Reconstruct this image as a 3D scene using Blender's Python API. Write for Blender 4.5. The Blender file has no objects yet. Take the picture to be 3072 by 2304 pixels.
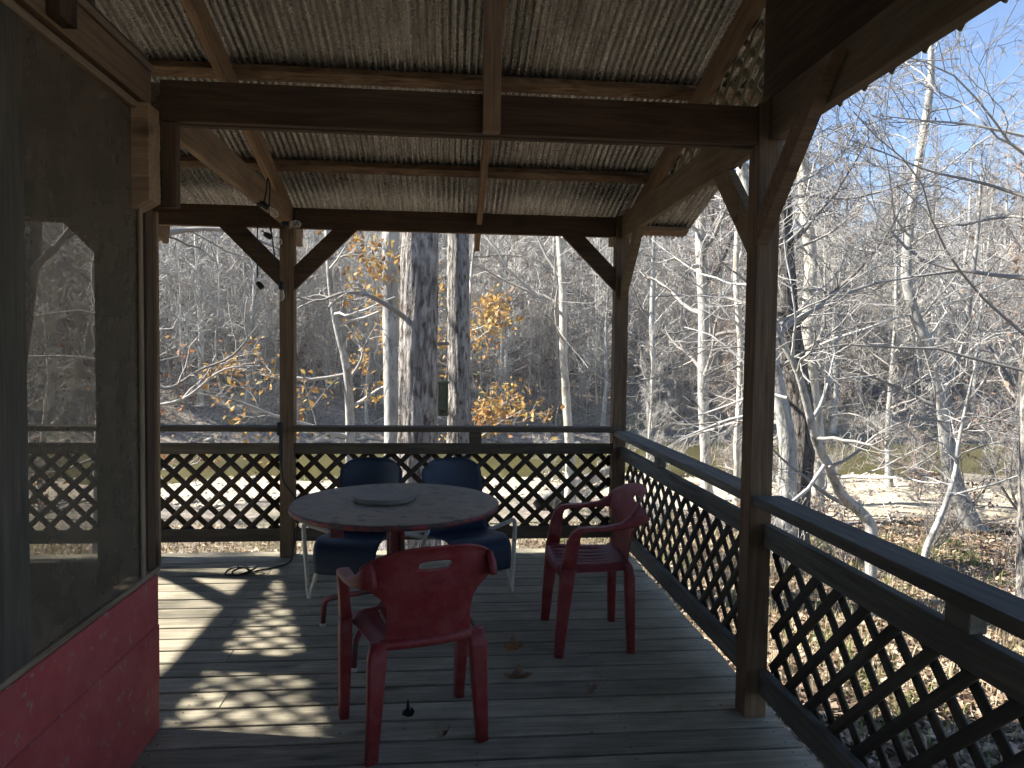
import bpy, bmesh, math, random
import numpy as np
from mathutils import Vector, Matrix

random.seed(7)
rng = np.random.default_rng(11)
scene = bpy.context.scene
COL = scene.collection

# ------------------------------------------------------------------ camera
CAM_H = 1.5
FPX, YAW, PITCH, ROLL = 2134.6, 0.0910, -0.0422, 0.0125      # focal length in pixels of a 3072 px wide frame
c_f = np.array([math.sin(YAW) * math.cos(PITCH), math.cos(YAW) * math.cos(PITCH), math.sin(PITCH)])
_r = np.array([math.cos(YAW), -math.sin(YAW), 0.0])
_u = np.cross(_r, c_f)
c_r = _r * math.cos(ROLL) + _u * math.sin(ROLL)
c_u = -_r * math.sin(ROLL) + _u * math.cos(ROLL)
cam_data = bpy.data.cameras.new('camera')
cam_data.sensor_width = 36.0
cam_data.lens = FPX / 3072 * 36.0
cam_data.clip_start = 0.05
cam_data.clip_end = 1500
cam = bpy.data.objects.new('camera', cam_data)
COL.objects.link(cam)
cam.matrix_world = Matrix(((c_r[0], c_u[0], -c_f[0], 0), (c_r[1], c_u[1], -c_f[1], 0),
                           (c_r[2], c_u[2], -c_f[2], CAM_H), (0, 0, 0, 1)))
scene.camera = cam

# ------------------------------------------------------------------ sky and sun
SUN = Vector((-1.17, 0.21, 1.0)).normalized()                # direction towards the sun
world = bpy.data.worlds.new('World')
scene.world = world
world.use_nodes = True
wn = world.node_tree
wn.nodes.clear()
sky = wn.nodes.new('ShaderNodeTexSky')
sky.sky_type = 'NISHITA'
sky.sun_disc = False
sky.sun_elevation = math.asin(SUN.z)
sky.sun_rotation = math.atan2(SUN.x, SUN.y)
sky.altitude = 1200
sky.air_density = 1.0
sky.dust_density = 0.05
sky.ozone_density = 4.5
bg = wn.nodes.new('ShaderNodeBackground')
bg.inputs['Strength'].default_value = 0.057
wo = wn.nodes.new('ShaderNodeOutputWorld')
wn.links.new(sky.outputs[0], bg.inputs[0])
wn.links.new(bg.outputs[0], wo.inputs[0])
sl = bpy.data.lights.new('sun', 'SUN')
sl.energy = 4.5
sl.angle = math.radians(0.7)
sl.color = (1.0, 0.95, 0.87)
so = bpy.data.objects.new('sun', sl)
COL.objects.link(so)
so.rotation_euler = SUN.to_track_quat('Z', 'Y').to_euler()
so.location = (0, 0, 30)

scene.view_settings.view_transform = 'Standard'
scene.view_settings.look = 'None'
scene.view_settings.gamma = 1.0
scene.view_settings.use_curve_mapping = False
scene.view_settings.exposure = 2.15
scene.cycles.max_bounces = 4
scene.cycles.diffuse_bounces = 3
scene.cycles.glossy_bounces = 2
scene.cycles.transparent_max_bounces = 8
scene.cycles.use_denoising = True
scene.cycles.adaptive_threshold = 0.03
scene.cycles.sample_clamp_indirect = 6.0

# ------------------------------------------------------------------ pixel helper (photo px -> point on a plane)
def at(px, py, **k):
    d = c_f + (px - 1536) / FPX * c_r - (py - 1152) / FPX * c_u
    (a, v), = k.items()
    i = 'xyz'.index(a)
    o = np.array([0, 0, CAM_H])
    return o + d * (v - o[i]) / d[i]

S22 = 3072 / 2212.0
def at2(px, py, **k):
    return at(px * S22, py * S22, **k)

# ------------------------------------------------------------------ object helpers
def link(o):
    COL.objects.link(o)
    return o

def thing(name, label, cat, loc=(0, 0, 0), rotz=0.0, group=None, kind=None):
    o = bpy.data.objects.new(name, None)
    o.empty_display_size = 0.1
    o.location = loc
    o.rotation_euler = (0, 0, rotz)
    link(o)
    if kind:
        o['kind'] = kind
    else:
        o['label'] = label
        o['category'] = cat
    if group:
        o['group'] = group
    return o

def tag(o, label=None, cat=None, group=None, kind=None):
    if label: o['label'] = label
    if cat: o['category'] = cat
    if group: o['group'] = group
    if kind: o['kind'] = kind
    return o

def mesh_np(name, V, F, mat=None, smooth=False, mats=None, midx=None):
    """V (n,3) array, F (m,k) int array or list of such arrays"""
    me = bpy.data.meshes.new(name)
    if not isinstance(F, list): F = [F]
    F = [np.asarray(f, dtype=np.int32) for f in F if len(f)]
    V = np.asarray(V, dtype=np.float32)
    nl = sum(f.size for f in F); nf = sum(len(f) for f in F)
    me.vertices.add(len(V)); me.loops.add(nl); me.polygons.add(nf)
    me.vertices.foreach_set('co', V.ravel())
    me.loops.foreach_set('vertex_index', np.concatenate([f.ravel() for f in F]))
    tot = np.concatenate([np.full(len(f), f.shape[1], dtype=np.int32) for f in F])
    st = np.concatenate([[0], np.cumsum(tot)[:-1]]).astype(np.int32)
    me.polygons.foreach_set('loop_start', st)
    me.polygons.foreach_set('loop_total', tot)
    if smooth:
        me.polygons.foreach_set('use_smooth', np.ones(nf, dtype=bool))
    for m in (mats or ([mat] if mat else [])):
        me.materials.append(m)
    if midx is not None:
        me.polygons.foreach_set('material_index', np.asarray(midx, dtype=np.int32))
    me.update(calc_edges=True)
    return me

def add(name, me, parent=None, M=None, mat=None):
    o = bpy.data.objects.new(name, me)
    link(o)
    if parent is not None:
        o.parent = parent
    if M is not None:
        o.matrix_local = M
    return o

_boxes = {}
def box_mesh(L, W, T, mat, ch=0.003):
    """chamfered box, length on X, thickness on Y, width on Z"""
    key = (round(L, 3), round(W, 3), round(T, 3), mat.name, ch)
    if key in _boxes: return _boxes[key]
    x, y, z = L / 2, T / 2, W / 2
    if ch <= 0:
        V = [(sx * x, sy * y, sz * z) for sx in (-1, 1) for sy in (-1, 1) for sz in (-1, 1)]
        F = np.array([(0, 1, 3, 2), (4, 6, 7, 5), (0, 4, 5, 1), (2, 3, 7, 6), (0, 2, 6, 4), (1, 5, 7, 3)])
        me = mesh_np('board', np.array(V), F, mat)
    else:
        bm = bmesh.new()
        bmesh.ops.create_cube(bm, size=1.0)
        for v in bm.verts: v.co = Vector((v.co.x * L, v.co.y * T, v.co.z * W))
        bmesh.ops.bevel(bm, geom=list(bm.edges), offset=ch, segments=1, affect='EDGES', profile=0.5)
        me = bpy.data.meshes.new('board'); bm.to_mesh(me); bm.free()
        me.materials.append(mat)
    _boxes[key] = me
    return me

def frame(p0, p1, up):
    p0, p1 = Vector(p0), Vector(p1)
    x = (p1 - p0).normalized()
    z = Vector(up) - x * Vector(up).dot(x)
    z.normalize()
    y = z.cross(x)
    c = (p0 + p1) / 2
    return Matrix(((x.x, y.x, z.x, c.x), (x.y, y.y, z.y, c.y), (x.z, y.z, z.z, c.z), (0, 0, 0, 1))), (p1 - p0).length

def board(name, parent, p0, p1, W, T, mat, up=(0, 0, 1), ch=0.003):
    """a board from p0 to p1 (world, centre line); W along up, T across"""
    M, L = frame(p0, p1, up)
    if parent is not None:
        M = Matrix.Translation(-Vector(parent.location)) @ M
    return add(name, box_mesh(L, W, T, mat, ch), parent, M)

def bx(name, parent, x0, x1, y0, y1, z0, z1, mat, axis=None, ch=0.003):
    """axis-aligned board; grain along its longest side unless axis is given"""
    d = (x1 - x0, y1 - y0, z1 - z0)
    a = axis if axis is not None else d.index(max(d))
    c = ((x0 + x1) / 2, (y0 + y1) / 2, (z0 + z1) / 2)
    if a == 0:
        return board(name, parent, (x0, c[1], c[2]), (x1, c[1], c[2]), d[2], d[1], mat, (0, 0, 1), ch)
    if a == 1:
        return board(name, parent, (c[0], y0, c[2]), (c[0], y1, c[2]), d[2], d[0], mat, (0, 0, 1), ch)
    return board(name, parent, (c[0], c[1], z0), (c[0], c[1], z1), d[1], d[0], mat, (0, 1, 0), ch)

def prism_mesh(name, poly, thick, mat, plane='y'):
    """extruded polygon; poly in (x,z) for plane y, (y,z) for plane x, centred on 0 thickness"""
    n = len(poly)
    V = []
    for s in (-thick / 2, thick / 2):
        for a, b in poly:
            V.append((a, s, b) if plane == 'y' else (s, a, b))
    me = bpy.data.meshes.new(name)
    F = [list(range(n))[::-1], list(range(n, 2 * n))]
    for i in range(n):
        j = (i + 1) % n
        F.append([i, j, n + j, n + i])
    me.from_pydata(V, [], F)
    bm = bmesh.new(); bm.from_mesh(me); bmesh.ops.recalc_face_normals(bm, faces=bm.faces); bm.to_mesh(me); bm.free()
    me.materials.append(mat)
    return me

def catmull(pts, n):
    P = np.array(pts, float)
    if len(P) == 2: return P[0] + (P[1] - P[0]) * np.linspace(0, 1, n)[:, None]
    P = np.vstack([2 * P[0] - P[1], P, 2 * P[-1] - P[-2]])
    m = len(P) - 3
    t = np.linspace(0, m - 1e-9, n)
    i = t.astype(int); f = (t - i)[:, None]
    p0, p1, p2, p3 = P[i], P[i + 1], P[i + 2], P[i + 3]
    return 0.5 * (2 * p1 + (p2 - p0) * f + (2 * p0 - 5 * p1 + 4 * p2 - p3) * f ** 2 + (3 * p1 - p0 - 3 * p2 + p3) * f ** 3)

def tubes(P, R, K):
    """P (N,S,3) paths, R (N,S) radii -> verts, quad faces"""
    N, S, _ = P.shape
    T = np.empty_like(P)
    T[:, 1:-1] = P[:, 2:] - P[:, :-2]
    T[:, 0] = P[:, 1] - P[:, 0]
    T[:, -1] = P[:, -1] - P[:, -2]
    T /= np.linalg.norm(T, axis=2, keepdims=True) + 1e-9
    ref = np.zeros((N, 1, 3))
    ax = np.abs(T.mean(axis=1))
    ref[np.arange(N), 0, ax.argmin(axis=1)] = 1
    A = np.cross(T, ref); A /= np.linalg.norm(A, axis=2, keepdims=True) + 1e-9
    B = np.cross(T, A)
    ang = np.arange(K) * 2 * math.pi / K
    V = P[:, :, None, :] + R[:, :, None, None] * (A[:, :, None, :] * np.cos(ang)[None, None, :, None] + B[:, :, None, :] * np.sin(ang)[None, None, :, None])
    base = (np.arange(N) * S * K)[:, None, None]
    s = (np.arange(S - 1) * K)[None, :, None]
    k = np.arange(K)[None, None, :]; k2 = (k + 1) % K
    F = np.stack([base + s + k, base + s + k2, base + s + K + k2, base + s + K + k], axis=-1).reshape(-1, 4)
    return V.reshape(-1, 3), F

def tube_mesh(name, pts, r, mat, n=24, K=10, caps=True):
    P = catmull(pts, n)[None]
    rr = np.interp(np.linspace(0, 1, n), np.linspace(0, 1, len(r)), r) if hasattr(r, '__len__') else np.full(n, r)
    V, F = tubes(P, rr[None], K)
    fs = [F]
    if caps:
        fs.append(np.array([list(range(K))[::-1], list(range((n - 1) * K, n * K))]))
    return mesh_np(name, V, fs, mat, smooth=True)

def polytube(pts, n_arc, r_bend):
    """polyline with rounded corners"""
    P = [Vector(p) for p in pts]
    out = [P[0]]
    for i in range(1, len(P) - 1):
        a = (P[i - 1] - P[i]); b = (P[i + 1] - P[i])
        d = min(r_bend, a.length * .45, b.length * .45)
        s, e = P[i] + a.normalized() * d, P[i] + b.normalized() * d
        for t in np.linspace(0, 1, n_arc):
            out.append(s * (1 - t) ** 2 + P[i] * 2 * t * (1 - t) + e * t * t)
    out.append(P[-1])
    return np.array([list(p) for p in out])

def path_mesh(name, P, r, mat, K=10):
    P = np.asarray(P, float)
    V, F = tubes(P[None], np.full((1, len(P)), r), K)
    n = len(P)
    return mesh_np(name, V, [F, np.array([list(range(K))[::-1], list(range((n - 1) * K, n * K))])], mat, smooth=True)

def loft(name, stations, mat, K=4):
    """stations: (centre, A half vector, B half vector); rounded-rectangle sections"""
    ring = []
    for q in range(4 * K):
        a = 2 * math.pi * (q + .5) / (4 * K)
        c, s = math.cos(a), math.sin(a)
        e = 0.45
        ring.append((math.copysign(abs(c) ** e, c), math.copysign(abs(s) ** e, s)))
    n = len(ring); V = []
    for c, A, B in stations:
        c, A, B = np.array(c, float), np.array(A, float), np.array(B, float)
        for p, q in ring: V.append(c + A * p + B * q)
    F = []
    for i in range(len(stations) - 1):
        for k in range(n):
            k2 = (k + 1) % n
            F.append((i * n + k, i * n + k2, (i + 1) * n + k2, (i + 1) * n + k))
    m = (len(stations) - 1) * n
    return mesh_np(name, np.array(V), [np.array(F), np.array([list(range(n))[::-1], list(range(m, m + n))])], mat, smooth=True)

def fix_normals(me):
    bm = bmesh.new(); bm.from_mesh(me); bmesh.ops.recalc_face_normals(bm, faces=bm.faces); bm.to_mesh(me); bm.free()
    return me

# ------------------------------------------------------------------ materials
class NT:
    def __init__(s, name):
        s.m = bpy.data.materials.new(name); s.m.use_nodes = True
        s.t = s.m.node_tree; s.t.nodes.clear()
        s.out = s.n('ShaderNodeOutputMaterial')
    def n(s, typ, **k):
        o = s.t.nodes.new(typ)
        for a, v in k.items():
            if a in o.inputs.keys() if isinstance(a, str) else False: o.inputs[a].default_value = v
            else: setattr(o, a, v)
        return o
    def l(s, a, b): s.t.links.new(a, b)
    def coords(s, scale=(1, 1, 1), rand=True, obj=True):
        tc = s.n('ShaderNodeTexCoord')
        mp = s.n('ShaderNodeMapping')
        mp.inputs['Scale'].default_value = scale
        src = tc.outputs['Object']
        if rand:
            oi = s.n('ShaderNodeObjectInfo')
            ml = s.n('ShaderNodeVectorMath', operation='SCALE')
            ml.inputs[0].default_value = (17.3, 31.7, 11.9)
            s.l(oi.outputs['Random'], ml.inputs['Scale'])
            ad = s.n('ShaderNodeVectorMath', operation='ADD')
            s.l(src, ad.inputs[0]); s.l(ml.outputs[0], ad.inputs[1])
            src = ad.outputs[0]
        s.l(src, mp.inputs[0])
        return mp.outputs[0]
    def noise(s, vec, scale, detail=4, rough=.55, dist=0.0):
        o = s.n('ShaderNodeTexNoise')
        o.inputs['Scale'].default_value = scale; o.inputs['Detail'].default_value = detail
        o.inputs['Roughness'].default_value = rough; o.inputs['Distortion'].default_value = dist
        s.l(vec, o.inputs['Vector'])
        return o.outputs['Fac']
    def voro(s, vec, scale, feature='F1', rnd=1.0):
        o = s.n('ShaderNodeTexVoronoi', feature=feature)
        o.inputs['Scale'].default_value = scale
        if 'Randomness' in o.inputs: o.inputs['Randomness'].default_value = rnd
        s.l(vec, o.inputs['Vector'])
        return o
    def ramp(s, fac, stops):
        r = s.n('ShaderNodeValToRGB')
        e = r.color_ramp.elements
        while len(e) > len(stops): e.remove(e[-1])
        while len(e) < len(stops): e.new(.5)
        for q, (p, c) in zip(e, stops):
            q.position = p; q.color = (c if hasattr(c, '__len__') else (c, c, c)) + (1,) if hasattr(c, '__len__') and len(c) == 3 else ((c, c, c, 1) if not hasattr(c, '__len__') else c)
        s.l(fac, r.inputs[0])
        return r.outputs[0]
    def mix(s, fac, a, b, mode='MIX'):
        o = s.n('ShaderNodeMix', data_type='RGBA', blend_type=mode)
        for i, v in ((0, fac), (6, a), (7, b)):
            if hasattr(v, 'node'): s.l(v, o.inputs[i])
            elif hasattr(v, '__len__'): o.inputs[i].default_value = tuple(v) + (1,) if len(v) == 3 else v
            else: o.inputs[i].default_value = v if i == 0 else (v, v, v, 1)
        return o.outputs[2]
    def math(s, op, a, b=0.0):
        o = s.n('ShaderNodeMath', operation=op)
        for i, v in enumerate((a, b)):
            if hasattr(v, 'node'): s.l(v, o.inputs[i])
            else: o.inputs[i].default_value = v
        return o.outputs[0]
    def bump(s, h, strength, dist=.01, normal=None):
        b = s.n('ShaderNodeBump')
        b.inputs['Strength'].default_value = strength; b.inputs['Distance'].default_value = dist
        s.l(h, b.inputs['Height'])
        if normal is not None: s.l(normal, b.inputs['Normal'])
        return b.outputs[0]
    def bsdf(s, color, rough=.7, metallic=0.0, normal=None, spec=.5, **k):
        p = s.n('ShaderNodeBsdfPrincipled')
        for nm, v in (('Base Color', color), ('Roughness', rough), ('Metallic', metallic), ('Specular IOR Level', spec)):
            if hasattr(v, 'node'): s.l(v, p.inputs[nm])
            elif hasattr(v, '__len__'): p.inputs[nm].default_value = tuple(v) + (1,) if len(v) == 3 else v
            else: p.inputs[nm].default_value = v
        for nm, v in k.items(): p.inputs[nm].default_value = v
        if normal is not None: s.l(normal, p.inputs['Normal'])
        return p.outputs[0]
    def done(s, sh):
        s.l(sh, s.out.inputs[0]); return s.m

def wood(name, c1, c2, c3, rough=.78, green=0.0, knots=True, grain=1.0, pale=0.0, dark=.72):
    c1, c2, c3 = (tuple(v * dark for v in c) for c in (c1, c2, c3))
    t = NT(name)
    v = t.coords((1.0, 1.0, 1.0))
    mp = t.n('ShaderNodeMapping'); mp.inputs['Scale'].default_value = (.7 * grain, 9, 9); t.l(v, mp.inputs[0])
    mp2 = t.n('ShaderNodeMapping'); mp2.inputs['Scale'].default_value = (2.2, 70, 70); t.l(v, mp2.inputs[0])
    g1 = t.noise(mp.outputs[0], 2.6, 3, .6, 1.4)
    g2 = t.noise(mp2.outputs[0], 2.0, 2, .6, 0)
    col = t.ramp(g1, [(.25, c1), (.5, c2), (.78, c3)])
    col = t.mix(.55, col, t.ramp(g2, [(.25, .45), (.7, 1.15)]), 'MULTIPLY')
    if knots:
        mp3 = t.n('ShaderNodeMapping'); mp3.inputs['Scale'].default_value = (1.6, 5.5, 5.5); t.l(v, mp3.inputs[0])
        vo = t.voro(mp3.outputs[0], 1.0)
        k = t.ramp(vo.outputs['Distance'], [(.06, .25), (.16, 1.0)])
        col = t.mix(.85, col, k, 'MULTIPLY')
    blot = t.noise(v, 3.0, 3, .6)
    col = t.mix(.5, col, t.ramp(blot, [(.3, .62), (.7, 1.2)]), 'MULTIPLY')
    if green:
        gm = t.ramp(t.noise(v, 5.0, 5, .65), [(.45, 0.0), (.75, green)])
        col = t.mix(gm, col, (.06, .08, .045))
    if pale:
        gm = t.ramp(t.noise(v, 30.0, 3, .65), [(.62, 0.0), (.72, pale)])
        col = t.mix(gm, col, (.26, .25, .23))
    oi = t.n('ShaderNodeObjectInfo')
    col = t.mix(.6, col, t.ramp(oi.outputs['Random'], [(0, .72), (1, 1.25)]), 'MULTIPLY')
    n = t.bump(g2, .4, .005)
    return t.done(t.bsdf(col, rough, 0, n, .3))

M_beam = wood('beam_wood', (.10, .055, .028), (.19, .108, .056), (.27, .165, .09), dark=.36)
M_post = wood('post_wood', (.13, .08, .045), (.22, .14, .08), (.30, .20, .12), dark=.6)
M_rafter = wood('rafter_wood', (.17, .10, .055), (.26, .165, .092), (.34, .225, .13), dark=.88)
M_plate = wood('plate_wood', (.16, .105, .055), (.22, .155, .085), (.29, .215, .125), dark=.75)
M_purlin = wood('purlin_wood', (.07, .035, .018), (.20, .12, .065), (.36, .245, .15), grain=2.5, dark=.9)
M_rail = wood('rail_wood', (.07, .050, .032), (.125, .092, .06), (.19, .145, .10), green=.2, dark=.75)
M_railg = wood('weathered_rail_wood', (.085, .082, .07), (.15, .145, .125), (.24, .23, .20), green=.3, dark=.85)
M_slat = wood('lattice_wood', (.085, .058, .036), (.14, .098, .06), (.20, .145, .092), knots=False, dark=.5)
M_slatg = wood('weathered_lattice_wood', (.09, .08, .062), (.14, .125, .095), (.20, .18, .14), knots=False, green=.2, dark=.5)
M_gslat = wood('gable_lattice_wood', (.21, .165, .09), (.28, .225, .125), (.34, .28, .17), knots=False, dark=.85)
M_deck = wood('deck_wood', (.155, .135, .095), (.22, .195, .143), (.30, .27, .20), rough=.75, green=.3, pale=.4, dark=1.6)
M_trim = wood('trim_wood', (.20, .14, .08), (.29, .21, .13), (.37, .28, .18), knots=False)
M_screenpost = wood('screen_frame_wood', (.06, .05, .036), (.10, .085, .06), (.145, .118, .078), green=.0, dark=.9)

def paint(name, c, dark, chips=.0, rough=.5, under=(.09, .06, .045), bump=.1, scale=1.0, dust=None):
    t = NT(name)
    v = t.coords((1, 1, 1))
    n1 = t.noise(v, 6 * scale, 5, .6)
    n2 = t.noise(v, 45 * scale, 4, .65)
    col = t.mix(t.ramp(n1, [(.3, 0.0), (.7, 1.0)]), dark, c)
    if dust:
        col = t.mix(t.ramp(t.noise(v, 11 * scale, 6, .7), [(.42, 0.0), (.75, .32)]), col, dust)
    if chips:
        ch = t.ramp(t.noise(v, 16 * scale, 6, .72), [(.62 - chips * .2, 0.0), (.66 - chips * .2, 1.0)])
        col = t.mix(ch, col, under)
    nn = t.bump(n2, bump, .004)
    return t.done(t.bsdf(col, rough, 0, nn, .35))

M_redwall = paint('red_wall_paint', (.38, .062, .058), (.29, .044, .044), rough=.7, bump=.5, dust=(.42, .16, .14), chips=.1, under=(.30, .17, .14))
M_redplastic = paint('red_plastic', (.20, .02, .021), (.155, .015, .016), rough=.5, bump=.08, dust=(.34, .16, .15))
M_redmetal = paint('chipped_red_paint', (.18, .022, .024), (.14, .018, .02), chips=.55, rough=.55, under=(.045, .03, .028), bump=.3)
M_tabletop = paint('worn_table_paint', (.20, .155, .10), (.14, .105, .068), chips=.28, rough=.55, under=(.06, .05, .045), bump=.25)
M_tableedge = paint('table_edge_paint', (.30, .04, .04), (.16, .04, .035), chips=.7, rough=.6, under=(.06, .045, .04), bump=.4, scale=1.6)
M_disc = paint('old_disc_wood', (.21, .195, .165), (.15, .13, .105), chips=.25, rough=.65, under=(.15, .12, .09), bump=.25)
M_blue = paint('blue_plastic', (.013, .026, .05), (.010, .020, .039), rough=.5, bump=.04)
M_white = paint('cream_tube_paint', (.50, .47, .41), (.42, .39, .33), chips=.12, rough=.5, under=(.20, .14, .09), bump=.1, scale=2)
M_black = paint('black_rubber', (.012, .012, .013), (.008, .008, .009), rough=.55)
M_green = paint('mossy_box_wood', (.11, .13, .075), (.06, .07, .045), chips=.2, rough=.8, under=(.16, .15, .11))

def metal_roof(rust_at=None):
    t = NT('corrugated_metal' if rust_at is None else 'rusty_corrugated_metal')
    v = t.coords((1, 1, 1))
    mp = t.n('ShaderNodeMapping'); mp.inputs['Scale'].default_value = (26, .9, 1); t.l(v, mp.inputs[0])
    streak = t.noise(mp.outputs[0], 2.2, 5, .7, .2)
    spang = t.voro(v, 95.0)
    mps = t.n('ShaderNodeMapping'); mps.inputs['Scale'].default_value = (1, .3, 1); t.l(v, mps.inputs[0])
    sp2 = t.noise(mps.outputs[0], 55, 3, .7)
    col = t.ramp(streak, [(.30, (.14, .132, .118)), (.48, (.28, .27, .245)), (.66, (.47, .455, .42))])
    sc = t.n('ShaderNodeSeparateColor'); t.l(spang.outputs['Color'], sc.inputs[0])
    col = t.mix(.45, col, t.ramp(sc.outputs[0], [(0, .55), (1, 1.3)]), 'MULTIPLY')
    col = t.mix(t.ramp(sp2, [(.55, 0.0), (.72, .55)]), col, (.15, .125, .09))
    rust = t.ramp(t.noise(v, 1.3, 6, .7, .5), [(.70, 0.0), (.74, .8)])
    col = t.mix(rust, col, (.17, .065, .03))
    if rust_at is not None:
        tc = t.n('ShaderNodeTexCoord'); mq = t.n('ShaderNodeMapping'); mq.vector_type = 'TEXTURE'
        mq.inputs['Location'].default_value = rust_at; mq.inputs['Scale'].default_value = (.13, .30, 1.0); t.l(tc.outputs['Object'], mq.inputs[0])
        ln = t.n('ShaderNodeVectorMath', operation='LENGTH'); t.l(mq.outputs[0], ln.inputs[0])
        mz = t.n('ShaderNodeMapping'); mz.inputs['Scale'].default_value = (3.5, 1, 1); t.l(tc.outputs['Object'], mz.inputs[0])
        k_ = t.math('SUBTRACT', t.math('MULTIPLY', t.noise(mz.outputs[0], 14, 5, .7), 1.7), ln.outputs['Value'])
        col = t.mix(t.ramp(k_, [(.28, 0.0), (.36, 1.0)]), col, (.15, .05, .022))
    oi = t.n('ShaderNodeObjectInfo')
    col = t.mix(1.0, col, t.ramp(oi.outputs['Random'], [(0, .72), (1, 1.18)]), 'MULTIPLY')
    ro = t.ramp(sc.outputs[1], [(0, .24), (1, .5)])
    n = t.bump(sp2, .2, .002)
    return t.done(t.bsdf(col, ro, .8, n, .5))
M_metal = metal_roof()

def rustpatch_mat():
    t = NT('rust_stain')
    v = t.coords((1, 1, 1))
    mp = t.n('ShaderNodeMapping'); mp.inputs['Scale'].default_value = (3, 1, 1); t.l(v, mp.inputs[0])
    col = t.ramp(t.noise(mp.outputs[0], 30, 5, .7), [(.3, (.09, .03, .015)), (.7, (.23, .085, .035))])
    return t.done(t.bsdf(col, .85))

def screen_mat():
    t = NT('insect_screen')
    v = t.coords((1, 1, 1), rand=False)
    n1 = t.noise(v, 5, 5, .65)
    mp = t.n('ShaderNodeMapping'); mp.inputs['Scale'].default_value = (40, 40, 5); t.l(v, mp.inputs[0])
    n2 = t.noise(mp.outputs[0], 3, 3, .7)
    col = t.ramp(n1, [(.3, (.085, .066, .042)), (.7, (.13, .10, .065))])
    d = t.bsdf(col, .8, 0, None, .2)
    tr = t.n('ShaderNodeBsdfTransparent')
    tr.inputs[0].default_value = (.9, .88, .84, 1)
    mx = t.n('ShaderNodeMixShader')
    f = t.math('ADD', t.ramp(n1, [(.2, .66), (.8, .82)]), t.ramp(n2, [(.6, 0.0), (.8, .15)]))
    t.l(f, mx.inputs[0]); t.l(tr.outputs[0], mx.inputs[1]); t.l(d, mx.inputs[2])
    return t.done(mx.outputs[0])
M_screen = screen_mat()

def glass_mat():
    t = NT('bulb_glass')
    p = t.bsdf((.95, .93, .88), .05, 0, None, .5)
    tr = t.n('ShaderNodeBsdfTransparent')
    fr = t.n('ShaderNodeLayerWeight'); fr.inputs[0].default_value = .45
    mx = t.n('ShaderNodeMixShader')
    f = t.ramp(fr.outputs['Facing'], [(.0, .08), (.9, .5)])
    t.l(f, mx.inputs[0]); t.l(tr.outputs[0], mx.inputs[1]); t.l(p, mx.inputs[2])
    return t.done(mx.outputs[0])
M_glass = glass_mat()

def bark(name, c1, c2, c3, vs=14, hs=3.0, bumpd=.03, fine=True):
    t = NT(name)
    v = t.coords((1, 1, 1))
    mp = t.n('ShaderNodeMapping'); mp.inputs['Scale'].default_value = (vs, vs, hs); t.l(v, mp.inputs[0])
    n0 = t.noise(mp.outputs[0], 1.0, 3, .6, .6)
    dv = t.n('ShaderNodeVectorMath', operation='ADD')
    nd = t.n('ShaderNodeTexNoise'); nd.inputs['Scale'].default_value = .8; nd.inputs['Detail'].default_value = 4; t.l(mp.outputs[0], nd.inputs['Vector'])
    t.l(mp.outputs[0], dv.inputs[0]); t.l(nd.outputs['Color'], dv.inputs[1])
    mr = t.n('ShaderNodeMapping'); mr.inputs['Scale'].default_value = (1.0, 1.0, .85); t.l(mp.outputs[0], mr.inputs[0])
    rid = t.noise(mr.outputs[0], 1.1, 6, .62, .5)
    n1 = t.noise(v, 3.0, 5, .6)
    h = t.math('ADD', t.ramp(rid, [(.36, 0.0), (.56, 1.0)]), t.math('MULTIPLY', n0, .5))
    col = t.ramp(n1, [(.3, c2), (.7, c3)])
    col = t.mix(t.ramp(rid, [(.36, 1.0), (.50, 0.0)]), col, c1)
    col = t.mix(.5, col, t.ramp(t.noise(mp.outputs[0], 4, 4, .7), [(.3, .6), (.7, 1.2)]), 'MULTIPLY')
    nn = t.bump(h, .9, bumpd)
    return t.done(t.bsdf(col, .9, 0, nn, .15))

M_bark_big = bark('shaggy_bark', (.10, .08, .068), (.28, .245, .215), (.41, .385, .355), 19, 6.5, .035)
M_bark_ridge = bark('ridged_bark', (.08, .07, .06), (.29, .268, .24), (.43, .405, .37), 26, 8.0, .03)
M_bark_grey = bark('grey_bark', (.20, .19, .17), (.32, .31, .28), (.46, .45, .42), 10, 5.0, .012)
M_bark_dark = bark('dark_bark', (.035, .03, .026), (.10, .09, .078), (.22, .20, .18), 24, 8.0, .025)
M_bark_pale = bark('pale_bark', (.26, .23, .18), (.42, .39, .33), (.58, .55, .48), 7, 3.0, .008)

def twig(name, c1, c2):
    t = NT(name)
    geo = t.n('ShaderNodeNewGeometry')
    col = t.ramp(geo.outputs['Random Per Island'], [(0, c1), (1, c2)])
    return t.done(t.bsdf(col, .85, 0, None, .15))
M_twig = twig('grey_twigs', (.15, .138, .124), (.40, .378, .345))
M_twig_b = twig('brown_twigs', (.15, .132, .118), (.40, .365, .335))
M_twig_w = twig('pale_twigs', (.20, .19, .175), (.46, .445, .415))
M_twig_d = twig('dark_twigs', (.12, .10, .085), (.34, .30, .26))

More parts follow.
